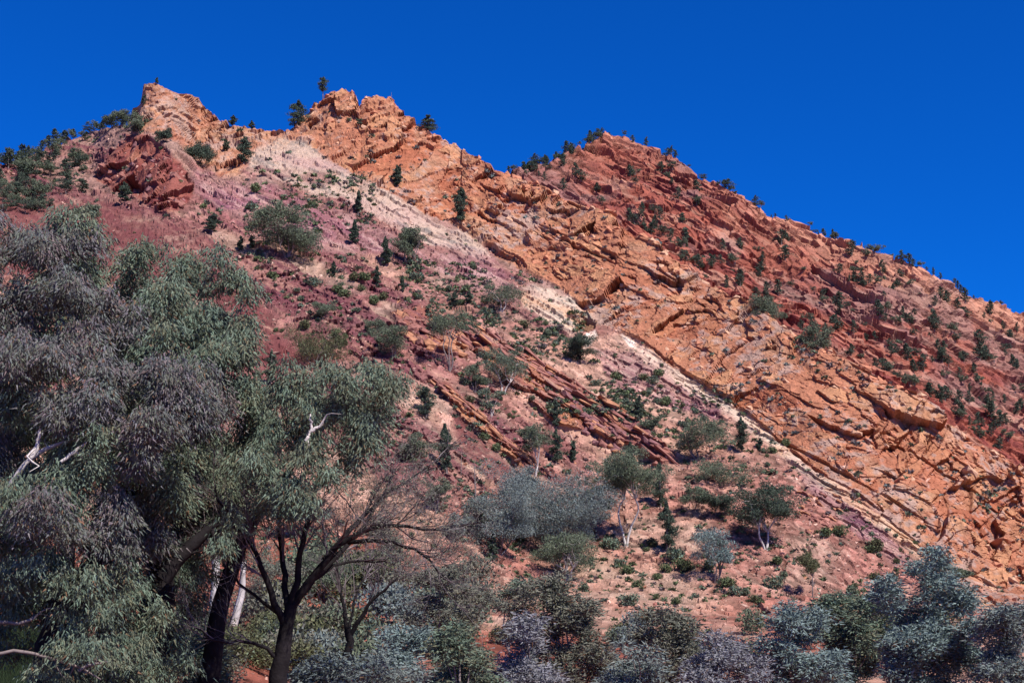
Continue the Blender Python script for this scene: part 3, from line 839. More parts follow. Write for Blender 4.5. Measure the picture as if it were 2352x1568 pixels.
for i, (x, y, hp, wf, lab) in enumerate(PLIST):
    p = on_near(x, y); m = px2m(p); hh = hp * m
    g = pine_meshes(r_(500 + i), h=hh, w=hh * .26 * wf, ls=.17 + .10 * (y < 650), n=int(900 + hp * 45), ragged=.4, bare=.1)
    place_tree('pine_tree', g, p, 1, 0, lab, 'pine tree')
# tall bare-stemmed pine on the skyline
p = on_near(740, float(pl(CREST, 740)) + 4); m = px2m(p)
g = pine_meshes(r_(577), h=58 * m, w=1.6, ls=.26, n=1500, bare=.4, ragged=.6)
place_tree('pine_tree', g, p, 1, 0, 'tall bare-stemmed pine on the skyline at the left shoulder of the second peak', 'pine tree')
# dead pole on the skyline and poles on the slope
def pole(x, y, hp, lab, rad=.05, tilt=.02):
    p = on_near(x, y); m = px2m(p)
    Vv, Ff = tube([(0, 0, -.3), (tilt * hp * m * .6, 0, hp * m * .5), (tilt * hp * m, 0, hp * m)], [rad, rad * .8, rad * .3], 5)
    b = Bag(); b.add(Vv, Ff)
    for q in (.55, .7, .82):
        e = np.array([rng.uniform(-.1, .1), rng.uniform(-.1, .1), .06]) * hp * m
        a0 = np.array([tilt * hp * m * q, 0, hp * m * q]); Vv, Ff = tube([a0, a0 + e], [rad * .4, rad * .15], 3); b.add(Vv, Ff)
    o = link('dead_trunk', b.build('dead_trunk', M_BARK_GREY)); o.location = p
    tag(o, lab, 'dead tree')
pole(898, 235, 22, 'thin dead pole on the skyline at the right shoulder of the second peak')
pole(1057, 1095, 62, 'short bare grey trunk left of the tall dead trunk above the lower slope')
pole(1095, 1180, 125, 'tall bare dead trunk standing on the tan scree', .09, -.06)
pole(862, 795, 45, 'bare dead stem on the maroon scree beside the olive bush')
pole(900, 830, 60, 'second bare dead stem standing by the left gum on the scree')

# ---- near hill: gums one by one (foot x, y, height, width, palette, crown start, stems, bark, label)
Wb, Gb, Db = M_BARK_WHITE, M_BARK_GREY, M_BARK_DARK
GLIST = [
 (1436, 1252, 240, 150, 'gum', .50, 2, Wb, 'slender gum with two long white trunks and a thin high crown', .6, 14, 9500),
 (1758, 1256, 178, 128, 'pine', .28, 2, Wb, 'dark flat-topped gum on two pale trunks casting black shade', .85, 16, 9000),
 (1640, 1335, 150, 120, 'blue', .25, 3, Gb, 'blue-grey young gum with small umbrella clumps', .8, 9, 3300),
 (1255, 1262, 225, 275, 'greyblue', .10, 3, Gb, 'very wide blue-grey gum spreading over the lower slope', .7, 22, 19000),
 (1140, 1275, 150, 170, 'greyblue', .10, 2, Gb, 'blue-grey gum at the left edge of the very wide one', .9, 12, 6500),
 (1300, 1330, 125, 130, 'gum', .2, 3, Wb, 'grey-green bushy gum with pale forked stems under the wide blue gum', .9, 14, 5500),
 (1228, 1088, 125, 90, 'gum', .45, 2, Wb, 'small gum with a pale forked trunk on the rocky shelf', .8, 9, 2400),
 (1030, 855, 150, 110, 'gum', .5, 3, Gb, 'gum with a bare forked trunk in front of the orange outcrop', .7, 10, 2600),
 (897, 825, 100, 95, 'gum', .2, 3, Gb, 'dense gum left of the orange outcrop', 1.2, 10, 3600),
 (1150, 910, 110, 110, 'green', .3, 2, Wb, 'pale green gum leaning at the dark hollow of the slabs', .9, 10, 3200),
 (1085, 905, 95, 70, 'gum', .1, 3, Gb, 'dark dense gum left of the pale green one', .9, 9, 3000),
 (1122, 960, 78, 60, 'green', .15, 4, Wb, 'small pale green mallee with many thin stems', .7, 8, 1800),
 (724, 832, 100, 150, 'olive', .12, 5, Gb, 'wide olive bush tree on the maroon scree', 1.0, 14, 4500),
 (770, 800, 46, 60, 'bush', .1, 3, Gb, 'dark green shrub tree against the right of the olive bush tree', 1.0, 7, 1500),
 (655, 588, 148, 150, 'gum', .12, 5, Gb, 'large multi-stemmed gum in the middle of the purple slope', .7, 18, 8000),
 (940, 608, 108, 86, 'gum', .16, 3, Gb, 'round-crowned gum at the edge of the pale rock band', 1.1, 11, 3800),
 (1150, 716, 60, 105, 'gum', .35, 2, Wb, 'flat-topped small gum on two splayed pale trunks over dark shade', 1.4, 9, 2600),
 (1332, 838, 85, 70, 'pine', .12, 1, Db, 'dark green tree just below the white cave', 1.0, 11, 3600),
 (1600, 1055, 125, 120, 'gum', .15, 4, Gb, 'broken-crowned gum on the scree left of the cypress', .9, 13, 4200),
 (1662, 1110, 62, 130, 'gum', .15, 3, Gb, 'low spreading gum between the cypress and the dark flat-topped gum', 1.0, 10, 3000),
 (1868, 1360, 105, 72, 'olive', .45, 1, Gb, 'thin-stemmed open gum on the right scree', .8, 7, 1500),
 (460, 380, 66, 75, 'pine', .1, 4, Db, 'cluster of dark bushy trees at the right of the left peak', 1.0, 9, 2400),
 (375, 330, 46, 44, 'pine', .1, 3, Db, 'dark bushy tree under the left peak', 1.0, 7, 1300),
 (318, 302, 34, 62, 'gum', .1, 3, Gb, 'low dark tree at the left foot of the left peak', 1.0, 7, 1400),
 (256, 290, 46, 56, 'gum', .2, 3, Gb, 'wide dark gum on the skyline left of the left peak', 1.1, 8, 1600),
 (200, 520, 60, 70, 'gum', .1, 3, Gb, 'grey-green shrub tree above the mauve foreground gum', 1.0, 8, 1700),
 (520, 350, 40, 26, 'gum', .1, 2, Gb, 'slim grey shrub tree on the face of the left peak', 1.0, 5, 700),
 (1215, 1150, 90, 110, 'greyblue', .1, 3, Gb, 'small blue-grey gum behind the very wide one', .9, 9, 3000),
 (1590, 1180, 80, 70, 'gum', .2, 2, Gb, 'small gum right of the lower cypress', .8, 7, 1600),
 (2210, 1345, 48, 50, 'gum', .3, 3, Wb, 'pale bushy gum at the lower end of the purple band', 1.0, 7, 1500),
 (615, 1395, 150, 150, 'brown', .08, 4, Gb, 'brown-green gum behind the trunk of the bare vase-shaped tree', .8, 12, 3600),
 (745, 1370, 150, 140, 'gum', .08, 4, Gb, 'dark grey-green gum behind the right half of the bare tree', .8, 12, 3600),
 (865, 1320, 130, 130, 'brown', .08, 4, Gb, 'brown-green gum behind the twig ends of the bare tree', .8, 11, 3200),
 (690, 1240, 110, 120, 'greyblue', .08, 4, Gb, 'grey gum uphill behind the bare tree', .8, 10, 2600),
 (745, 735, 44, 62, 'gum', .1, 3, Gb, 'low grey-green shrub tree uphill of the wide olive bush tree', .8, 7, 1500),
 (860, 770, 48, 50, 'gum', .1, 3, Gb, 'small grey gum between the olive bush tree and the dense gum', .8, 7, 1400),
 (1000, 760, 34, 50, 'gum', .1, 3, Gb, 'low gum perched on top of the orange outcrop', .8, 6, 1200),
 (1500, 990, 40, 60, 'gum', .15, 3, Gb, 'small open gum uphill left of the broken-crowned gum', .8, 6, 1300),
 (1640, 1180, 60, 84, 'pine', .15, 3, Gb, 'dark low tree left of the dark flat-topped gum', .9, 9, 2600),
 (1370, 1190, 90, 70, 'pine', .1, 3, Gb, 'dark bushy tree left of the white-trunked gum', .8, 9, 2600),
 (1000, 1180, 100, 70, 'gum', .1, 3, Gb, 'grey-green gum behind the end of the bare tree twigs', .8, 9, 2400),
 (950, 1060, 80, 80, 'gum', .1, 3, Gb, 'grey-green gum on the slope right of the foreground bough', .8, 9, 2400),
 (1050, 1240, 80, 80, 'greyblue', .1, 3, Gb, 'grey gum bush uphill of the thin brown-green shrub gum', .8, 8, 2200),
 (822, 292, 34, 16, 'gum', .2, 2, Gb, 'grey shrub in the cleft of the second peak', .8, 4, 400),
]
for i, (x, y, hp, wp, pal, cr_, st, bk_, lab, thin, lobes, n) in enumerate(GLIST):
    p = on_near(x, y); m = px2m(p)
    n = int(n * (1.15 if lab.startswith(('very', 'blue-grey gum', 'slender')) else 1.0))
    g = gum_meshes(r_(700 + i), h=hp * m, w=wp * m, ls=.20 + .09 * (y < 620), n=int(n * 2.6), pal=pal, lobes=lobes, stems=st, crown=cr_, bark=bk_, thin=thin, flat=1.0)
    place_tree('gum_tree', g, p, 1, rng.uniform(-.3, .3), lab, 'gum tree')

# ---- woodland on the left shoulder
lst = []
for x in np.linspace(8, 300, 24):
    lst.append((x + rng.uniform(-5, 5), float(pl(CREST, x)) + rng.uniform(0, 6), rng.uniform(20, 36)))
while len(lst) < 92:
    x = rng.uniform(0, 330); y = rng.uniform(pl(CREST, x) + 8, 500)
    if x > 215 and 310 < y < 450: continue
    if rng.random() < sstep(330, 40, x) * .8 + .12: lst.append((x, y, rng.uniform(22, 52)))
for (x, y, hp) in lst:
    p = on_near(x, y); m = px2m(p); k = int(rng.integers(3)); sd = ('left-edge' if x < 35 else 'far left' if x < 80 else 'left-centre' if x < 130 else 'middle' if x < 190 else 'right-centre' if x < 250 else 'right-hand') + (' upper' if y < 380 else (' mid-height' if y < 430 else ' lower'))
    if rng.random() < .28:
        place_tree('pine_tree', PINES[k], p, hp * m / 4.5, rng.uniform(0, 6.3), 'small dark pine ' + ('on the left skyline' if y < pl(CREST, x) + 10 else 'on the wooded left shoulder') + ', ' + sd + ' part', 'pine tree', 'pines on the left shoulder', rng.uniform(1.2, 2.2))
    else:
        place_tree('gum_tree', GUMS_FAR[k], p, hp * m * .9 / 4, rng.uniform(0, 6.3), 'small grey-green gum ' + ('on the left skyline' if y < pl(CREST, x) + 10 else 'on the wooded left shoulder') + ', ' + sd + ' part', 'gum tree', 'gums on the left shoulder', rng.uniform(.9, 1.4))

# ---- shrubs one could count, and the low tufts nobody could
BOX = [(1780, 1215, 2110, 1400, 26), (1340, 840, 1560, 900, 10), (1400, 900, 1700, 1010, 18), (1550, 1260, 1800, 1400, 10), (600, 600, 900, 800, 24), (960, 880, 1240, 1080, 20),
       (560, 410, 810, 520, 14), (940, 610, 1110, 700, 10), (1180, 740, 1320, 820, 8), (1750, 1020, 1880, 1100, 5), (1100, 1260, 1560, 1400, 15)]
def bush(x, y, wp, lab=None, grp='shrubs scattered over the hillside', k=None, tall=1.0):
    p = on_near(x, y); m = px2m(p); k = int(rng.integers(5)) if k is None else k
    o = link('shrub', BUSHES[k]); o.location = p + Vector((0, 0, -.06)); s_ = wp * m
    o.scale = (s_, s_, s_ * tall); o.rotation_euler = (0, 0, rng.uniform(0, 6.3))
    hue = ('bright green', 'grey-green', 'green', 'olive', 'pale grey-green')[k]
    size = 'large' if wp > 30 else ('medium' if wp > 19 else 'small')
    tag(o, lab or f'{size} {hue} shrub {near_mark(x, y)}', 'shrub', None if lab else grp)
for (x, y, wp, k, lab) in [(1777, 1340, 44, 4, 'round green shrub alone on the right scree'), (1550, 1285, 50, 4, 'green shrub below the lower cypress pine'), (1575, 1305, 40, 3, 'olive shrub right beside the green one below the cypress'),
                           (1438, 1310, 34, 0, 'bright green low shrub on the red scree at centre'), (1553, 1387, 26, 0, 'small round green shrub low on the red scree'), (1440, 1395, 44, 4, 'tall green shrub among the pale stones'),
                           (1497, 1255, 34, 3, 'olive shrub at the foot of the white-trunked gum'), (2015, 1255, 44, 3, 'brown-green shrub clump on the right scree'), (1400, 1262, 50, 4, 'pale green shrub left of the white trunks'), (1675, 1345, 40, 3, 'olive shrub in the shade of the blue-grey young gum'),
                           (1690, 1362, 34, 4, 'green shrub downhill of the blue-grey young gum'), (1735, 1375, 30, 3, 'low olive shrub farther downhill of the blue-grey young gum')]:
    bush(x, y, wp, lab, None, k, 1.0)
for (x0, y0, x1, y1, n) in BOX:
    for _ in range(n):
        x, y = rng.uniform(x0, x1), rng.uniform(y0, y1)
        bush(x, y, 11 + 24 * rng.random() ** 1.6 * (1.15 if y > 1180 else 1))
# low tufts: one mass
tb = Bag(); cnt = 0
rt = r_(31)
SW = [(560, 400, 860, 530), (930, 600, 1120, 700), (1380, 880, 1720, 1030), (1170, 720, 1340, 830), (980, 640, 1150, 760), (1050, 1130, 1200, 1300), (1250, 900, 1500, 960)]
while cnt < 6200:
    x = rt.uniform(0, 2352); y = rt.uniform(float(pl(CREST, x)) + 4, 1450); sward = cnt % 3 == 0
    if sward:
        q_ = SW[rt.integers(len(SW))]; x = rt.uniform(q_[0], q_[2]); y = rt.uniform(q_[1], q_[3])
    j = int(np.clip(np.searchsorted(xs, x), 1, NC - 1)); i = int(np.clip(np.searchsorted(-YG[:, j], -y), 0, YG.shape[0] - 1))
    q = fbm(np.array([x / 60]), np.array([y / 40]), np.array([3.]), 3, 15)[0]
    w = .15 + 2.2 * max(q + .05, 0)
    if Z['orange'][i, j] > .5: w *= .30
    if Z['slab'][i, j] + Z['maroon'][i, j] + Z['redrock'][i, j] > .5: w *= .2
    if Z['purple'][i, j] + Z['pale'][i, j] > .5: w *= .35
    if sward: w = .25 + 2.5 * max(q + .1, 0)
    if rt.random() > w: continue
    p = V[i, j]; m = math.hypot(p[0], p[1]) / FOC
    sz_ = (4 + 12 * rt.random() ** 2) * m
    cnt += 1
    pal = ('gum', 'bush', 'green', 'dead')[int(rt.choice(4, p=[.34, .38, .18, .10]))] if Z['orange'][i, j] < .5 else ('gum', 'greyblue', 'dead')[int(rt.integers(3))]
    n = 20
    b = rand_ball(n, rt, .6); b[:, 2] = np.abs(b[:, 2])
    Vv, Ff, Cc = leaves(p + b * [sz_ * .6, sz_ * .6, sz_ * .5], b * [1, 1, .5] + rt.normal(size=(n, 3)) * .5 + [0, 0, .3], sz_ * .75, sz_ * .4, pick(pal, n, rt), rt)
    tb.add(Vv, Ff, Cc)
o = link('low_tufts', tb.build('low_tufts', M_LEAF_FAR)); tag(o, 'low grey-green spinifex tufts dotted over the slopes', None, None, 'stuff')

# ---- boulders and fallen blocks one could count
BOULD = [me for me in [make_mesh('boulder', PROTOS[k][0], PROTOS[k][1], None, False, None) for k in range(6)]]
M_B = [mat('boulder_pink', .92, .15, base=(.44, .28, .21), noise=(1.5, .3), bump=(4, .08)), mat('boulder_red', .92, .15, base=(.33, .13, .10), noise=(1.5, .3), bump=(4, .08)),
       mat('boulder_orange', .92, .15, base=(.45, .21, .12), noise=(1.5, .3), bump=(4, .08))]
BM = {}
for k in range(6):
    for q in range(3):
        me = BOULD[k].copy(); me.materials.clear(); me.materials.append(M_B[q]); BM[k, q] = me
BB = [(1700, 1000, 2300, 1300, 0), (1000, 780, 1400, 1100, 70), (1250, 1260, 2050, 1440, 90), (600, 600, 1000, 850, 26), (1380, 1080, 1800, 1260, 30), (1000, 1380, 1500, 1560, 24), (420, 1280, 600, 1420, 10)]
for (x0, y0, x1, y1, n) in BB:
    for _ in range(n):
        x, y = rng.uniform(x0, x1), rng.uniform(y0, y1)
        k = int(rng.integers(6)); q = int(rng.choice(3, p=[.55, .27, .18]))
        p = on_near(x, y); m = px2m(p); s_ = rng.uniform(6, 13) * m * (1 + .6 * (rng.random() < .12))
        o = link('boulder', BM[k, q]); o.location = p; o.scale = (s_, s_, s_)
        o.rotation_euler = (rng.uniform(-.4, .4), .5 + rng.uniform(-.4, .4), rng.uniform(0, 6.3))
        tag(o, f"{('pale pink', 'dull red', 'orange-brown')[q]} boulder {near_mark(x, y)}", 'boulder', 'boulders lying on the hillside')

# ---- slabs of the red outcrop, each a block that can be picked out
def slab_mesh(rs):
    """a weathered block: hull of knocked-in corners and bulging faces"""
    import bmesh
    P_ = [np.array([sx, sy, sz]) * rs.uniform(.62, 1.0, 3) for sx in (-.5, .5) for sy in (-.5, .5) for sz in (-.5, .5)]
    P_ += [np.array(q) * .56 + rs.uniform(-.2, .2, 3) * (1 - np.abs(np.array(q))) for q in ((1, 0, 0), (-1, 0, 0), (0, 0, 1), (0, 0, -1), (0, -1, 0))]
    P_ += [rs.uniform(-.52, .52, 3) for _ in range(4)]
    bm = bmesh.new()
    for p in P_: bm.verts.new(p)
    bmesh.ops.convex_hull(bm, input=bm.verts)
    for q in [q for q in bm.verts if not q.link_faces]: bm.verts.remove(q)
    bmesh.ops.triangulate(bm, faces=bm.faces); bm.verts.index_update()
    V_ = np.array([p.co[:] for p in bm.verts]); F_ = np.array([[w.index for w in q.verts] for q in bm.faces]); bm.free()
    return make_mesh('rock_slab', V_, F_, None, False, None)
SLM = [slab_mesh(r_(900 + k)) for k in range(6)]
M_S = [mat('slab_red', .9, .15, base=(.24, .105, .085), noise=(.5, .35), bump=(3, .12), noise2=(2.5, .25)), mat('slab_orange', .9, .15, base=(.35, .165, .095), noise=(.5, .3), bump=(3, .12), noise2=(2.5, .25)),
       mat('slab_purple', .9, .15, base=(.19, .09, .09), noise=(.5, .35), bump=(3, .12), noise2=(2.5, .25)), mat('block_orange', .9, .15, base=(.45, .19, .11), noise=(.4, .3), bump=(2.5, .2), noise2=(2, .3)),
       mat('block_tan', .9, .15, base=(.48, .28, .18), noise=(.4, .3), bump=(2.5, .2), noise2=(2, .3))]
SM = {}
for k in range(6):
    for q in range(5):
        me = SLM[k].copy(); me.materials.clear(); me.materials.append(M_S[q]); SM[k, q] = me
def slab(parent, name, x, y, lx, lt, q, dip=34, jit=.12, out=.25, depth=1.5, twist=0):
    p = on_near(x, y); m = px2m(p)
    o = link(name, SM[int(rng.integers(6)), q], parent)
    L_ = lx * m; T_ = lt * m
    o.location = p + Vector((0, .35 * depth - out, 0))
    o.scale = (L_, depth, T_)
    o.rotation_euler = (rng.uniform(-.15, .15) - .15, math.radians(dip) + rng.uniform(-jit, jit), rng.uniform(-.15, .15) + twist)
line = [(1045, 748), (1100, 775), (1180, 812), (1260, 868), (1340, 915), (1420, 962), (1480, 1010), (1540, 1062)]
for row in range(5):
    for s_ in np.linspace(0, 1, 17):
        x = 1045 + 495 * s_ + rng.uniform(-14, 14) - row * 9; y = pl(line, x) + (row - 1.0) * 15 * (1 - .35 * abs(s_ - .45)) + rng.uniform(-4, 4)
        slab(slope, 'rock_slab', x, y, rng.uniform(30, 95), rng.uniform(6, 13), int(rng.choice([0, 0, 0, 1, 2])), 36, .16, -.25, rng.uniform(1.5, 2.8))
for s_ in np.linspace(0, 1, 26):
    x = 992 + 245 * s_; y = 884 + 195 * s_ + rng.uniform(-8, 8)
    slab(slope, 'rock_slab', x, y, rng.uniform(26, 55), rng.uniform(5, 9), int(rng.choice([0, 1, 1])), 39, .07, .15, 1.2)
for _ in range(26):
    x = rng.uniform(915, 1055); y = 716 + (x - 915) * .5 + rng.uniform(-10, 55)
    slab(slope, 'rock_slab', x, y, rng.uniform(20, 46), rng.uniform(12, 22), int(rng.choice([1, 1, 0])), 36, .3, .2, 1.6)
for _ in range(30):
    x = rng.uniform(1340, 1430); y = 960 + (x - 1340) * .5 + rng.uniform(0, 42)
    slab(slope, 'rock_slab', x, y, rng.uniform(18, 34), rng.uniform(10, 16), int(rng.choice([0, 1, 2])), 34, .2, .3, 1.6)
for _ in range(34):
    x = rng.uniform(1890, 1995) - 60; y = 1130 + rng.uniform(0, 90)
    slab(slope, 'rock_slab', x, y, rng.uniform(10, 26), rng.uniform(5, 9), int(rng.choice([0, 1])), 30, .3, .1, 1.0)
for _ in range(50):
    x = rng.uniform(225, 440); y = rng.uniform(330, 480)
    if polydist(np.array([x]), np.array([y]), P_REDROCK)[0] < 4: continue
    slab(slope, 'rock_slab', x, y, rng.uniform(18, 46), rng.uniform(9, 18), int(rng.choice([0, 0, 2])), 32, .35, -.75, 2.2)
nb = 0
while nb < 290:
    x = rng.uniform(660, 2352); yt, yc = float(pl(CREST, x)), float(pl(CONTACT, x))
    y = rng.uniform(yt + 2, yc - 8) if rng.random() > .25 else yt + rng.uniform(0, 12)
    nb += 1
    up = x < 1150
    slab(ridge, 'rock_block', x, y, rng.uniform(12, 32) * (.75 if up else 1), rng.uniform(7, 16) * (.75 if up else 1), int(rng.choice([3, 3, 4])), (34 if not up else rng.choice([-50, -62, 34])), .5, -.35, rng.uniform(1.6, 3.0), rng.uniform(-.5, .5))

# ================================================================== the foreground gums
def clump_tree(name, dist, clumps, trunk_paths, limb_paths, label, seed, L=.165, Wd=.036, dens=52, nl=46):
    rs = r_(seed)
    root = bpy.data.objects.new(name, None); COL.objects.link(root)
    b0 = trunk_paths[0][0][0]
    base_p = at(b0[0], b0[1], dist); root.location = base_p
    tag(root, label, 'gum tree')
    off = np.array(base_p)
    for (pts_, rads, mt, dr) in trunk_paths:
        P_ = np.array([at(q[0], q[1], dist + dr)[:] for q in pts_]) - off
        Vv, Ff = tube(resample(P_, 14, rs, .02), np.interp(np.linspace(0, 1, 14), np.linspace(0, 1, len(rads)), rads), 10)
        link('trunk', make_mesh('trunk', Vv, Ff, None, True, [mt]), root)
    for (pts_, rads, mt, dr) in limb_paths:
        rads = [q * .72 for q in rads]
        P_ = np.array([at(q[0], q[1], dist + dr)[:] for q in pts_]) - off
        b = Bag(); path = resample(P_, 12, rs, .012)
        Vv, Ff = tube(path, np.interp(np.linspace(0, 1, 12), np.linspace(0, 1, len(rads)), rads), 7); b.add(Vv, Ff)
        for _ in range(1 if mt is M_BARK_WHITE else 4):
            q = path[rs.integers(3, 12)]; e = q + rs.normal(size=3) * [.4, .4, .3]
            Vv, Ff = tube(curve(q, e, rs, .15, 5), np.linspace(rads[-1] * .9 + .008, .006, 5), 4); b.add(Vv, Ff)
        link('limb', b.build('limb', mt, True), root)
    cb = Bag()
    m = dist / FOC
    for (x, y, rx, ry, dr, pal) in clumps:
        if dr >= 2 and pal == 'blue': pal = 'green'
        ce = np.array(at(x, y, dist + dr)) - off
        RX, RY = rx * m, ry * m
        nt = max(5, int(dens * math.pi * RX * RY))
        # several lobes so that the outline is uneven
        for _ in range(4):
            oc = ce + rs.normal(size=3) * [RX * .50, RX * .6, RY * .46]
            tufts(cb, oc, (RX * .48, RX * .6, RY * .46), max(2, nt // 4), nl, pal, rs, L, Wd, .17)
    link('crown', cb.build('crown', M_LEAF), root)
    return root

def resample(P_, n, rs, wob):
    P_ = np.asarray(P_, float); d_ = np.r_[0, np.cumsum(np.linalg.norm(np.diff(P_, axis=0), axis=1))]
    t_ = np.linspace(0, d_[-1], n)
    Q = np.stack([np.interp(t_, d_, P_[:, k]) for k in range(3)], 1)
    Q[1:-1] = (Q[:-2] + 2 * Q[1:-1] + Q[2:]) / 4
    return Q + rs.normal(size=Q.shape) * wob * np.minimum(1, np.arange(n) / 2)[:, None]

mv, gn, bl = 'mauve', 'green', 'green'
A = [(55, 560, 85, 70, 0, mv), (140, 540, 45, 50, .5, mv), (20, 510, 60, 35, .5, mv), (30, 690, 75, 80, 0, mv), (130, 650, 75, 60, -.5, mv), (215, 700, 60, 45, .5, mv), (60, 820, 90, 70, -.6, mv), (180, 790, 90, 70, -1, mv),
     (270, 760, 70, 50, 0, mv), (90, 915, 95, 70, -1.2, mv), (230, 900, 95, 75, -1.4, mv), (345, 860, 85, 75, -1.2, mv), (430, 900, 75, 75, -1, mv), (330, 975, 95, 60, -1.6, mv), (450, 980, 45, 40, -1.2, mv),
     (200, 990, 70, 36, -1.5, gn), (300, 1045, 60, 34, -1.8, mv), (80, 1110, 75, 60, -1.5, bl), (180, 1100, 75, 50, -2, gn), (265, 1150, 55, 50, -1.6, mv), (130, 1185, 85, 55, -2, mv), (235, 1235, 60, 42, -2, mv),
     (90, 1295, 55, 42, -1.6, bl), (170, 1320, 55, 42, -1.8, gn), (260, 1330, 40, 30, -1, bl), (15, 1320, 30, 45, -1.4, gn), (170, 1475, 62, 30, -2, gn), (175, 1405, 40, 24, -1.5, bl), (235, 1390, 34, 24, -1.5, bl), (25, 1110, 45, 50, -1, bl), (15, 900, 40, 90, 0, bl),
     (290, 1290, 30, 40, -1, bl), (130, 1540, 40, 30, -1, gn), (255, 1478, 30, 24, -1.4, bl)]
A += [(100, 620, 120, 90, 2.5, bl), (120, 800, 150, 100, 3, bl), (200, 960, 160, 100, 2.5, bl), (120, 1100, 140, 110, 2.5, bl), (330, 1080, 90, 60, 2.5, bl), (120, 1260, 140, 90, 2.5, bl), (330, 1180, 80, 80, 2.0, bl), (300, 1300, 80, 100, 2.5, bl), (60, 1400, 60, 40, 2.5, bl), (300, 1440, 70, 60, 2.5, bl),
      (420, 1080, 80, 80, 1.5, bl)]
A += [(330, 1230, 60, 60, 1.2, mv), (300, 1380, 60, 50, 1.0, gn), (380, 1420, 40, 60, 2.4, gn), (250, 1540, 60, 40, 1.5, gn), (340, 1520, 50, 50, 1.5, bl), (60, 1340, 60, 40, 1.5, gn), (120, 1400, 50, 40, 1.8, bl), (400, 1540, 40, 50, 2.2, gn),
      (250, 1420, 60, 50, 2.0, gn), (380, 1300, 50, 60, 2.8, bl), (330, 1340, 60, 60, 3.0, gn), (290, 1490, 50, 40, 0.5, bl), (200, 560, 40, 30, 1.0, mv), (-30, 600, 50, 90, 0, mv), (-40, 800, 50, 120, 0, mv), (-40, 1100, 40, 120, 0, mv)]
A += [(20, 1010, 60, 60, 2.5, mv), (60, 1220, 60, 50, 2.5, gn), (15, 1240, 50, 50, 1, gn), (440, 1010, 50, 50, 2.2, gn), (20, 1390, 40, 40, 1, bl), (400, 1130, 60, 60, 1.5, mv), (180, 1540, 60, 40, .5, gn)]
A += [(300, 880, 110, 90, 4.5, gn), (420, 940, 100, 90, 4.5, gn), (260, 1180, 100, 90, 4.5, gn), (60, 960, 100, 90, 4.5, gn), (380, 1240, 70, 80, 4.5, gn), (200, 1400, 110, 70, 4.5, gn), (330, 1480, 80, 60, 4.0, gn), (20, 1180, 70, 70, 4.5, gn), (40, 1330, 60, 40, 4, gn), (40, 1475, 50, 26, 3.5, gn), (10, 1440, 30, 24, 2, gn)]
trA = [([(95, 1640), (100, 1540), (125, 1430), (150, 1300), (170, 1150)], [.36, .30, .25, .18, .1], M_BARK_DARK, 1.0), ([(185, 1640), (175, 1540), (160, 1440), (230, 1250), (260, 1050)], [.42, .36, .3, .22, .12], M_BARK_DARK, 1.6),
       ([(330, 1640), (350, 1540), (372, 1400), (372, 1300), (300, 1100), (200, 850)], [.45, .4, .34, .28, .2, .08], M_BARK_DARK, 2.6)]
liA = [([(20, 1120), (60, 1060), (110, 1025), (170, 1010), (230, 985)], [.09, .085, .07, .05, .02], M_BARK_WHITE, -1.2), ([(70, 1050), (85, 1030), (92, 985)], [.09, .07, .04], M_BARK_WHITE, -1.9), ([(140, 1060), (165, 1040), (200, 1015)], [.05, .06, .03], M_BARK_WHITE, -2),
       ([(-20, 1425), (40, 1432), (65, 1425), (110, 1395)], [.06, .055, .045, .02], M_BARK_GREY, -1.6), ([(-20, 1502), (60, 1493), (110, 1512), (180, 1530), (235, 1560)], [.055, .055, .05, .04, .02], M_BARK_GREY, -1.8), ([(180, 1540), (205, 1525), (245, 1518)], [.05, .04, .02], M_BARK_GREY, -2.4),
       ([(372, 1330), (420, 1270), (470, 1225), (500, 1200)], [.30, .26, .22, .12], M_BARK_DARK, 1.5)]
gA = clump_tree('river_gum', 38, A, trA, liA, 'huge foreground gum with mauve drooping leaves and dark trunks at the left edge', 21)
B = [(235, 600, 60, 40, 1.5, gn), (330, 598, 75, 44, 1.5, gn), (400, 615, 55, 42, 1.2, gn), (300, 680, 85, 55, 1, gn), (420, 690, 75, 55, .6, gn), (510, 645, 60, 50, .8, gn), (565, 660, 28, 50, .8, gn), (475, 735, 85, 48, 0, gn), (565, 745, 30, 42, .4, gn),
     (380, 775, 85, 55, -.2, gn), (500, 805, 65, 45, -.2, gn), (560, 815, 26, 34, .2, gn), (345, 735, 60, 45, .2, gn), (440, 830, 60, 40, -.5, gn), (545, 880, 40, 30, .2, gn), (500, 870, 50, 40, 0, mv), (520, 940, 34, 30, -.4, mv), (540, 1040, 30, 30, 0, bl), (240, 560, 30, 20, 1.6, gn), (360, 570, 40, 20, 1.6, gn)]
B += [(560, 1060, 50, 80, 5, gn), (500, 1180, 80, 70, 5, gn), (600, 960, 50, 60, 5, gn), (480, 940, 80, 80, 5, gn), (560, 1180, 40, 50, 4.5, gn), (610, 1080, 30, 50, 4.2, gn), (400, 720, 150, 90, 4, gn), (480, 850, 110, 80, 4, bl), (500, 980, 90, 90, 3.6, bl), (520, 1120, 70, 90, 3.6, bl), (590, 1000, 50, 90, 3.2, bl), (420, 1180, 90, 80, 4.2, bl), (560, 880, 50, 60, 3, bl), (420, 1350, 60, 80, 4, bl), (610, 900, 34, 40, 2.6, bl), (460, 1060, 80, 90, 2.8, bl),
      (520, 1210, 50, 50, 2.4, bl), (440, 960, 80, 80, 2.2, bl), (565, 1100, 50, 60, 2.4, bl), (480, 1310, 12, 30, 2.4, gn), (470, 1250, 26, 26, 1.4, gn)]
trB = [([(300, 1640), (330, 1500), (400, 1250), (430, 1000), (400, 760)], [.45, .4, .3, .2, .08], M_BARK_DARK, 3.4)]
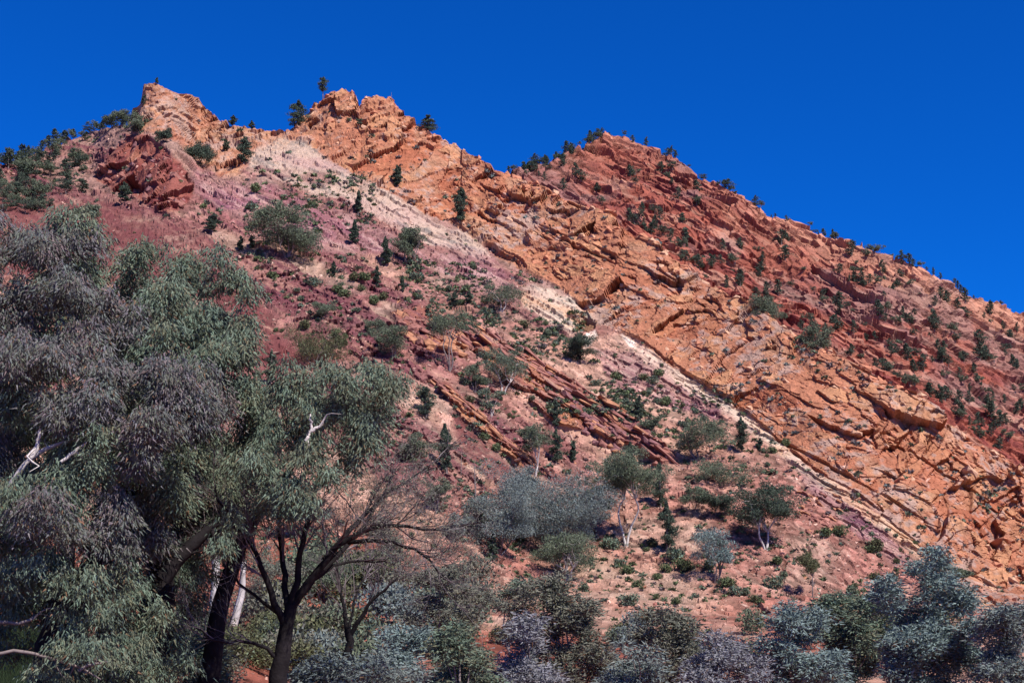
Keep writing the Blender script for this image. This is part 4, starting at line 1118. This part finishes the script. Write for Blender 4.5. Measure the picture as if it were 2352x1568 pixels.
liB = [([(420, 1060), (500, 900), (540, 760)], [.16, .12, .05], M_BARK_DARK, 2.6), ([(425, 1000), (360, 850), (310, 700)], [.15, .1, .05], M_BARK_DARK, 2.6)]
gB = clump_tree('river_gum', 39.5, B, trB, liB, 'foreground gum with silvery green drooping leaves, top right part of the left tree mass', 22)
Cc_ = [(680, 875, 45, 42, 0, gn), (740, 855, 55, 34, 0, gn), (800, 895, 55, 50, -.3, gn), (868, 858, 50, 36, 0, gn), (918, 868, 26, 30, .3, gn), (840, 825, 30, 20, .4, gn), (642, 900, 24, 34, .3, gn), (705, 935, 52, 34, -.4, gn), (828, 965, 40, 36, -.2, gn),
       (622, 1060, 52, 30, -.6, gn), (700, 1045, 52, 38, -.8, gn), (762, 1085, 36, 30, -.6, gn), (640, 1105, 44, 34, -.9, gn), (690, 1135, 40, 40, -1, gn), (846, 1010, 22, 34, 0, gn), (735, 1010, 30, 24, -.5, gn), (640, 1000, 28, 26, -.2, gn), (660, 1180, 16, 40, -.8, gn),
       (690, 900, 60, 60, 2.4, bl), (800, 960, 70, 60, 2.4, bl), (680, 1000, 50, 60, 2.6, bl), (800, 1040, 40, 40, 2.2, bl), (860, 930, 40, 40, 2, bl), (620, 1150, 40, 40, 2, bl), (890, 890, 34, 26, 1, gn), (500, 1240, 22, 30, -.5, gn), (530, 1180, 24, 24, 0, gn)]
trC = [([(470, 1640), (500, 1400), (560, 1230), (640, 1120), (700, 1010)], [.3, .24, .2, .14, .06], M_BARK_DARK, 2.8)]
liC = [([(702, 1012), (716, 985), (712, 950)], [.055, .05, .03], M_BARK_WHITE, -.9), ([(716, 990), (738, 975), (742, 970)], [.06, .05, .03], M_BARK_WHITE, -1.2), ([(700, 1015), (780, 960), (860, 890)], [.09, .06, .02], M_BARK_DARK, 1.2)]
gC = clump_tree('river_gum', 38.5, Cc_, trC, liC, 'foreground gum bough of silver-green leaves reaching right above the bare tree', 23)
# ---- saplings and low gums along the bottom edge
SAP = [
 (2130, 68, [(2130, 1330, 60, 45), (2090, 1390, 60, 60), (2180, 1400, 60, 60), (2130, 1470, 100, 70), (2200, 1500, 60, 60), (2080, 1530, 70, 60), (2220, 1440, 30, 40), (2100, 1305, 24, 20)], 'blue', 'tallest blue-grey gum sapling, right part of the bottom edge'),
 (1820, 62, [(1800, 1425, 50, 34), (1850, 1450, 50, 45), (1780, 1480, 50, 50), (1830, 1530, 90, 55), (1760, 1540, 40, 40), (1890, 1510, 40, 40)], 'blue', 'pale blue-grey gum sapling left of the darker one, bottom right'),
 (1960, 74, [(1930, 1385, 50, 30), (1980, 1400, 55, 40), (1920, 1440, 60, 45), (1990, 1480, 60, 55), (2040, 1440, 30, 40), (1940, 1520, 60, 50)], 'green', 'grey-green gum sapling between the two blue-grey ones, bottom right'),
 (2300, 66, [(2270, 1420, 40, 40), (2310, 1470, 50, 50), (2290, 1540, 60, 40), (2345, 1430, 30, 40)], 'greyblue', 'grey gum sapling in the bottom right corner'),
 (1290, 66, [(1250, 1365, 45, 30), (1300, 1370, 55, 40), (1345, 1410, 40, 45), (1230, 1420, 50, 45), (1290, 1440, 70, 50), (1340, 1490, 50, 50), (1300, 1540, 50, 40), (1190, 1400, 30, 24), (1370, 1540, 30, 36)], 'brown', 'large brown-green gum at the bottom centre'),
 (1215, 55, [(1215, 1440, 30, 28), (1210, 1480, 48, 40), (1220, 1530, 55, 45), (1180, 1550, 30, 30)], 'lilac', 'lilac-grey rounded sapling in front of the brown-green gum'),
 (1055, 50, [(1050, 1460, 40, 36), (1020, 1500, 45, 40), (1080, 1510, 45, 40), (1050, 1555, 70, 40)], 'green', 'silver-green sapling at the bottom, left of the lilac one'),
 (1540, 66, [(1530, 1420, 45, 28), (1500, 1460, 50, 36), (1570, 1460, 45, 40), (1540, 1520, 55, 45), (1500, 1550, 40, 30)], 'brown', 'brown-grey gum right of bottom centre'),
 (1455, 54, [(1450, 1500, 30, 24), (1460, 1540, 50, 35), (1420, 1555, 30, 30)], 'greyblue', 'small blue-grey sapling in front of the brown-grey gum'),
 (1660, 58, [(1650, 1475, 40, 30), (1680, 1510, 50, 35), (1620, 1530, 50, 40), (1690, 1555, 50, 30)], 'lilac', 'lilac-grey sapling left of the bottom right group'),
 (930, 60, [(920, 1460, 34, 26), (960, 1480, 40, 40), (900, 1500, 36, 34), (940, 1535, 45, 34)], 'blue', 'dark blue-green sapling by the slim dark trunk at the bottom'),
 (745, 44, [(730, 1525, 40, 26), (770, 1550, 50, 30), (700, 1555, 40, 24)], 'greyblue', 'low blue-grey sapling right of the forked dark trunk'),
 (870, 46, [(860, 1550, 40, 26), (910, 1565, 30, 20)], 'greyblue', 'lowest blue-grey sapling at the bottom edge under the slim dark trunk'),
 (500, 44, [(450, 1480, 30, 40), (430, 1530, 50, 40), (480, 1545, 30, 30)], 'green', 'grey-green sapling at the foot of the huge foreground gum'),
 (1010, 84, [(1000, 1330, 40, 26), (1040, 1370, 44, 30), (990, 1400, 44, 30), (1050, 1430, 40, 26)], 'brown', 'thin brown-green shrub gum above the silver-green sapling'),
 (1170, 80, [(1200, 1345, 30, 22), (1170, 1370, 30, 20)], 'green', 'small grey-green shrub above the brown-green gum'),
]
for i, (bx, dist, cl, pal, lab) in enumerate(SAP):
    rs = r_(1200 + i); m = dist / FOC
    zg = float(near_h(dist)); by = HORIZON - zg / dist * FOC
    off = np.array(at(bx, by, dist))
    root = bpy.data.objects.new('gum_sapling', None); COL.objects.link(root); root.location = off
    tag(root, lab, 'sapling')
    tb_, cb_ = Bag(), Bag()
    cl = cl + [(bx + rs.uniform(-50, 50), 1585, 55, 40), (bx + rs.uniform(-70, 70), 1560, 40, 30)]
    top = np.array(at(bx, cl[0][1], dist)) - off
    Vv, Ff = tube(curve((0, 0, -.3), top * [1, 1, .9], rs, .04, 8), np.linspace(.09, .02, 8), 6); tb_.add(Vv, Ff)
    for (x, y, rx, ry) in cl:
        ce = np.array(at(x, y, dist)) - off + [0, rs.uniform(-1, 1), 0]
        st = np.array([0, 0, max(.3, (ce[2] - 1.2) * .6)])
        Vv, Ff = tube(curve(st, ce, rs, .08, 6), np.linspace(.05, .012, 6), 4); tb_.add(Vv, Ff)
        RX, RY = rx * m, ry * m
        nt = int((36 if dist > 56 else 42) * math.pi * RX * RY * 1.15)
        for _ in range(4):
            oc = ce + rs.normal(size=3) * [RX * .5, RX * .5, RY * .45]
            tufts(cb_, oc, (RX * .52, RX * .6, RY * .52), max(3, nt // 4), 34, pal, rs, .15 + .0012 * dist, .034 + .0004 * dist, .21, .05)
    link('trunk', tb_.build('trunk', M_BARK_GREY, True), root); link('crown', cb_.build('crown', M_LEAF), root)

# ---- the bare dark tree
def grow(bag, p, d_, L_, rad, depth, rs, leafpts):
    n = 4
    pts_ = [p]; q = p.copy(); dd_ = d_.copy()
    for k in range(n):
        dd_ = dd_ + rs.normal(size=3) * .14 + np.array([0, 0, .05]); dd_ /= np.linalg.norm(dd_)
        q = q + dd_ * L_ / n; pts_.append(q.copy())
    Vv, Ff = tube(pts_, np.linspace(rad, rad * .55, n + 1), 5 if rad > .03 else 3); bag.add(Vv, Ff)
    if depth == 0: leafpts.append(q); return
    for k in range(int(rs.integers(3, 5))):
        i_ = int(rs.integers(1, n + 1)); side = rs.normal(size=3); side -= side.dot(dd_) * dd_; side /= np.linalg.norm(side) + 1e-9
        nd = dd_ * .8 + side * rs.uniform(.4, .85); nd /= np.linalg.norm(nd)
        grow(bag, np.array(pts_[i_]), nd, L_ * rs.uniform(.55, .8), rad * .5, depth - 1, rs, leafpts)

def bare_tree(dist, paths, label, seed, depth=3, leafn=0, twl=1.0):
    rs = r_(seed); x0, y0 = paths[0][0][0]
    off = np.array(at(x0, y0, dist)); root = bpy.data.objects.new('bare_tree', None); COL.objects.link(root); root.location = off
    tag(root, label, 'tree')
    twigs = Bag(); lp = []
    for i, (pts_, r0, r1, dr, sub_) in enumerate(paths):
        P_ = np.array([np.array(at(q[0], q[1], dist + dr * k / (len(pts_) - 1))) for k, q in enumerate(pts_)]) - off
        Q = resample(P_, 13, rs, .025)
        r0, r1 = r0 * (.85 if i == 0 else .68), r1 * .7
        Vv, Ff = tube(Q, np.linspace(r0, r1, 13), 9)
        link('trunk' if i == 0 else 'limb', make_mesh('limb', Vv, Ff, None, True, [M_BARK_DARK]), root)
        for _ in range(sub_):
            k = int(rs.integers(4, 13)); tg = Q[min(k + 1, 12)] - Q[k - 1]; tg /= np.linalg.norm(tg)
            side = rs.normal(size=3) * [1, 1, .8]; nd = tg + side * .42; nd /= np.linalg.norm(nd)
            grow(twigs, Q[k], nd, rs.uniform(.7, 1.35) * twl, max(.016, (r0 + (r1 - r0) * k / 13) * .4), depth, rs, lp)
    link('twigs', twigs.build('twigs', M_TWIG), root)
    if leafn and lp:
        lp = np.array(lp); n = leafn
        idx = rs.integers(len(lp), size=n)
        keep = lp[idx, 0] > .8
        idx = idx[keep]; n = len(idx)
        Vv, Ff, Cc = leaves(lp[idx] + rs.normal(size=(n, 3)) * .14, rs.normal(size=(n, 3)), .07, .02, pick('brown', n, rs), rs)
        b = Bag(); b.add(Vv, Ff, Cc); link('leaves', b.build('leaves', M_LEAF), root)
    return root
bare_tree(41, [([(632, 1660), (640, 1560), (655, 1460), (668, 1390)], .34, .22, 0, 0),
               ([(655, 1440), (612, 1335), (590, 1262), (520, 1185), (490, 1120)], .15, .03, -1, 12),
               ([(662, 1400), (650, 1300), (640, 1190), (600, 1100)], .14, .03, 1, 10),
               ([(668, 1395), (690, 1260), (715, 1150), (745, 1040)], .15, .03, -.5, 12),
               ([(668, 1400), (740, 1290), (800, 1232), (900, 1200), (1010, 1222)], .17, .035, -1, 12),
               ([(700, 1345), (790, 1262), (850, 1190), (905, 1090)], .13, .03, 1.5, 13),
               ([(745, 1285), (830, 1190), (880, 1140), (985, 1070)], .12, .03, 2, 13),
               ([(640, 1515), (600, 1480), (540, 1470), (500, 1480), (450, 1440)], .08, .03, -1, 6),
               ([(800, 1245), (880, 1240), (960, 1262), (1040, 1340)], .09, .025, -1.5, 10),
               ([(690, 1370), (770, 1290), (870, 1290), (950, 1300)], .08, .02, 1.5, 9),
               ([(655, 1420), (560, 1350), (510, 1290), (480, 1240)], .08, .02, 1, 8)],
          'bare dark vase-shaped tree with fine twigs in front of the scree', 31, 3, 22000, 1.0)
bare_tree(46, [([(782, 1640), (790, 1550), (800, 1480), (802, 1440)], .20, .14, 0, 0), ([(800, 1470), (790, 1400), (780, 1330), (770, 1260)], .10, .03, .5, 7), ([(802, 1460), (840, 1400), (880, 1350), (930, 1310)], .11, .03, -.5, 8),
               ([(800, 1450), (815, 1370), (850, 1300)], .07, .02, 1, 6)], 'slim dark bare tree right of the vase-shaped one', 32, 2)

UMK = [(660, 'the forked dark trunk'), (800, 'the slim dark trunk'), (930, 'the dark blue-green sapling'), (1055, 'the silver-green sapling'), (1215, 'the lilac sapling'), (1350, 'the big brown-green gum'), (1455, 'the small blue-grey sapling'), (1540, 'the brown-grey gum'),
       (1660, 'the lilac-grey sapling'), (1820, 'the pale blue-grey sapling'), (1960, 'the grey-green sapling'), (2130, 'the tallest blue-grey sapling'), (2300, 'the corner sapling')]
# ---- pale trunks, olive shrubs and grass in the gap under the big gums
def pale_trunk(pts_, r0, r1, dist, lab):
    P_ = np.array([at(q[0], q[1], dist)[:] for q in pts_]); off = P_[0].copy()
    Vv, Ff = tube(resample(P_ - off, 10, rng, .015), np.linspace(r0, r1, 10), 8)
    root = bpy.data.objects.new('gum_tree', None); COL.objects.link(root); root.location = off; tag(root, lab, 'gum tree')
    link('trunk', make_mesh('trunk', Vv, Ff, None, True, [M_BARK_WHITE]), root)
    cb_ = Bag(); top = P_[-1] - off
    for _ in range(7):
        blobfol(cb_, top + rng.normal(size=3) * [1.0, .8, .5] + [0, 0, .8], (.8, .8, .5), 260, 'green', rng, .16, .05)
    link('crown', cb_.build('crown', M_LEAF), root)
pale_trunk([(490, 1440), (492, 1380), (496, 1320), (492, 1240)], .33, .22, rdist(on_near(490, 1440)), 'white gum trunk standing in the gap left of the bare tree')
pale_trunk([(536, 1436), (546, 1400), (556, 1360), (560, 1290)], .26, .16, rdist(on_near(536, 1436)), 'shorter shaded white trunk right of the first one in the gap')
for i in range(24):
    x = rng.uniform(400, 640); yb_ = rng.uniform(1440, 1540); dist = 58 if yb_ > 1490 else 50; rs = r_(2000 + i)
    b = Bag(); hgt = rng.uniform(1.1, 2.2)
    for _ in range(3):
        blobfol(b, (rs.uniform(-1, 1), rs.uniform(-.3, .3), hgt * rs.uniform(.3, .7)), (1, .8, hgt * .4), 560, 'olive', rs, .2, .08, .4, -.3)
    o = link('shrub', b.build('shrub', M_LEAF)); o.location = on_near(x, yb_)
    tag(o, ('tall ' if hgt > 1.6 else 'low ') + 'olive shrub in the thicket ' + ('left of the white trunks' if x < 480 else ('under the white trunks' if x < 560 else 'between white trunks and bare tree')) + (', front row' if yb_ > 1490 else ', back row'), 'shrub', 'olive shrubs under the foreground gums')
# undergrowth across the foot of the slope
UND = [[bush_mesh(r_(140 + 10 * a_ + k), 1.0, .8, 900, pl_, .085, 7) for k in range(2)] for a_, pl_ in enumerate(('olive', 'greyblue', 'gum', 'brown', 'green'))]
hues = ('olive', 'blue-grey', 'dark green', 'brown-green', 'silver-green')
for i in range(125):
    if i < 66: x, y, wp = rng.uniform(400, 1120), 1310 + 260 * rng.random(), rng.uniform(70, 150)
    else: x, y, wp = rng.uniform(1080, 2352), rng.uniform(1440, 1575), rng.uniform(40, 95)
    if 428 < x < 560 and 1290 < y < 1400: continue
    k = int(rng.integers(5)) if x > 700 else int(rng.choice([0, 2, 3])); q = on_near(x, y); dist = 150 - (y - 1290) * .3
    s_ = wp * px2m(q)
    o = link('shrub', UND[k][i % 2]); o.location = q; o.scale = (s_, s_, s_ * rng.uniform(.65, 1.05)); o.rotation_euler = (0, 0, rng.uniform(0, 6.3))
    m1 = min(UMK, key=lambda w: abs(w[0] - x))
    rel = 'level with' if abs(m1[0] - x) < 25 else ('left of' if x < m1[0] else 'right of')
    dep = 'near' if y > 1500 else ('mid-distance' if y > 1410 else 'far')
    tag(o, f"{hues[k]} shrub in the {dep} undergrowth {rel} {m1[1]}", 'shrub', 'undergrowth shrubs along the foot of the hill')
rs = r_(55); n = 14000
gx = rs.uniform(-60, 120, n); gd = rs.uniform(82, 112, n)
dx, dy, _ = ray(gx, np.full(n, HORIZON))
P_ = np.stack([dx * gd, dy * gd, near_h(gd) + .15], 1)
Vv, Ff, Cc = leaves(P_, rs.normal(size=(n, 3)) * .3 + [0, 0, 1], .5, .06, np.array([.030, .046, .020]) * rs.uniform(.6, 1.3, (n, 1)), rs)
b = Bag(); b.add(Vv, Ff, Cc); o = link('grass', b.build('grass', M_GRASS)); tag(o, 'green grass in the bottom left corner', None, None, 'stuff')

tot = sum(len(me.polygons) for me in bpy.data.meshes)
print('POLYS', tot, 'OBJ', len(bpy.data.objects), 'crestR', float(crR[0]), float(crR[-1]), float(np.interp(800, xs, np.hypot(V[-1, :, 0], V[-1, :, 1]))))
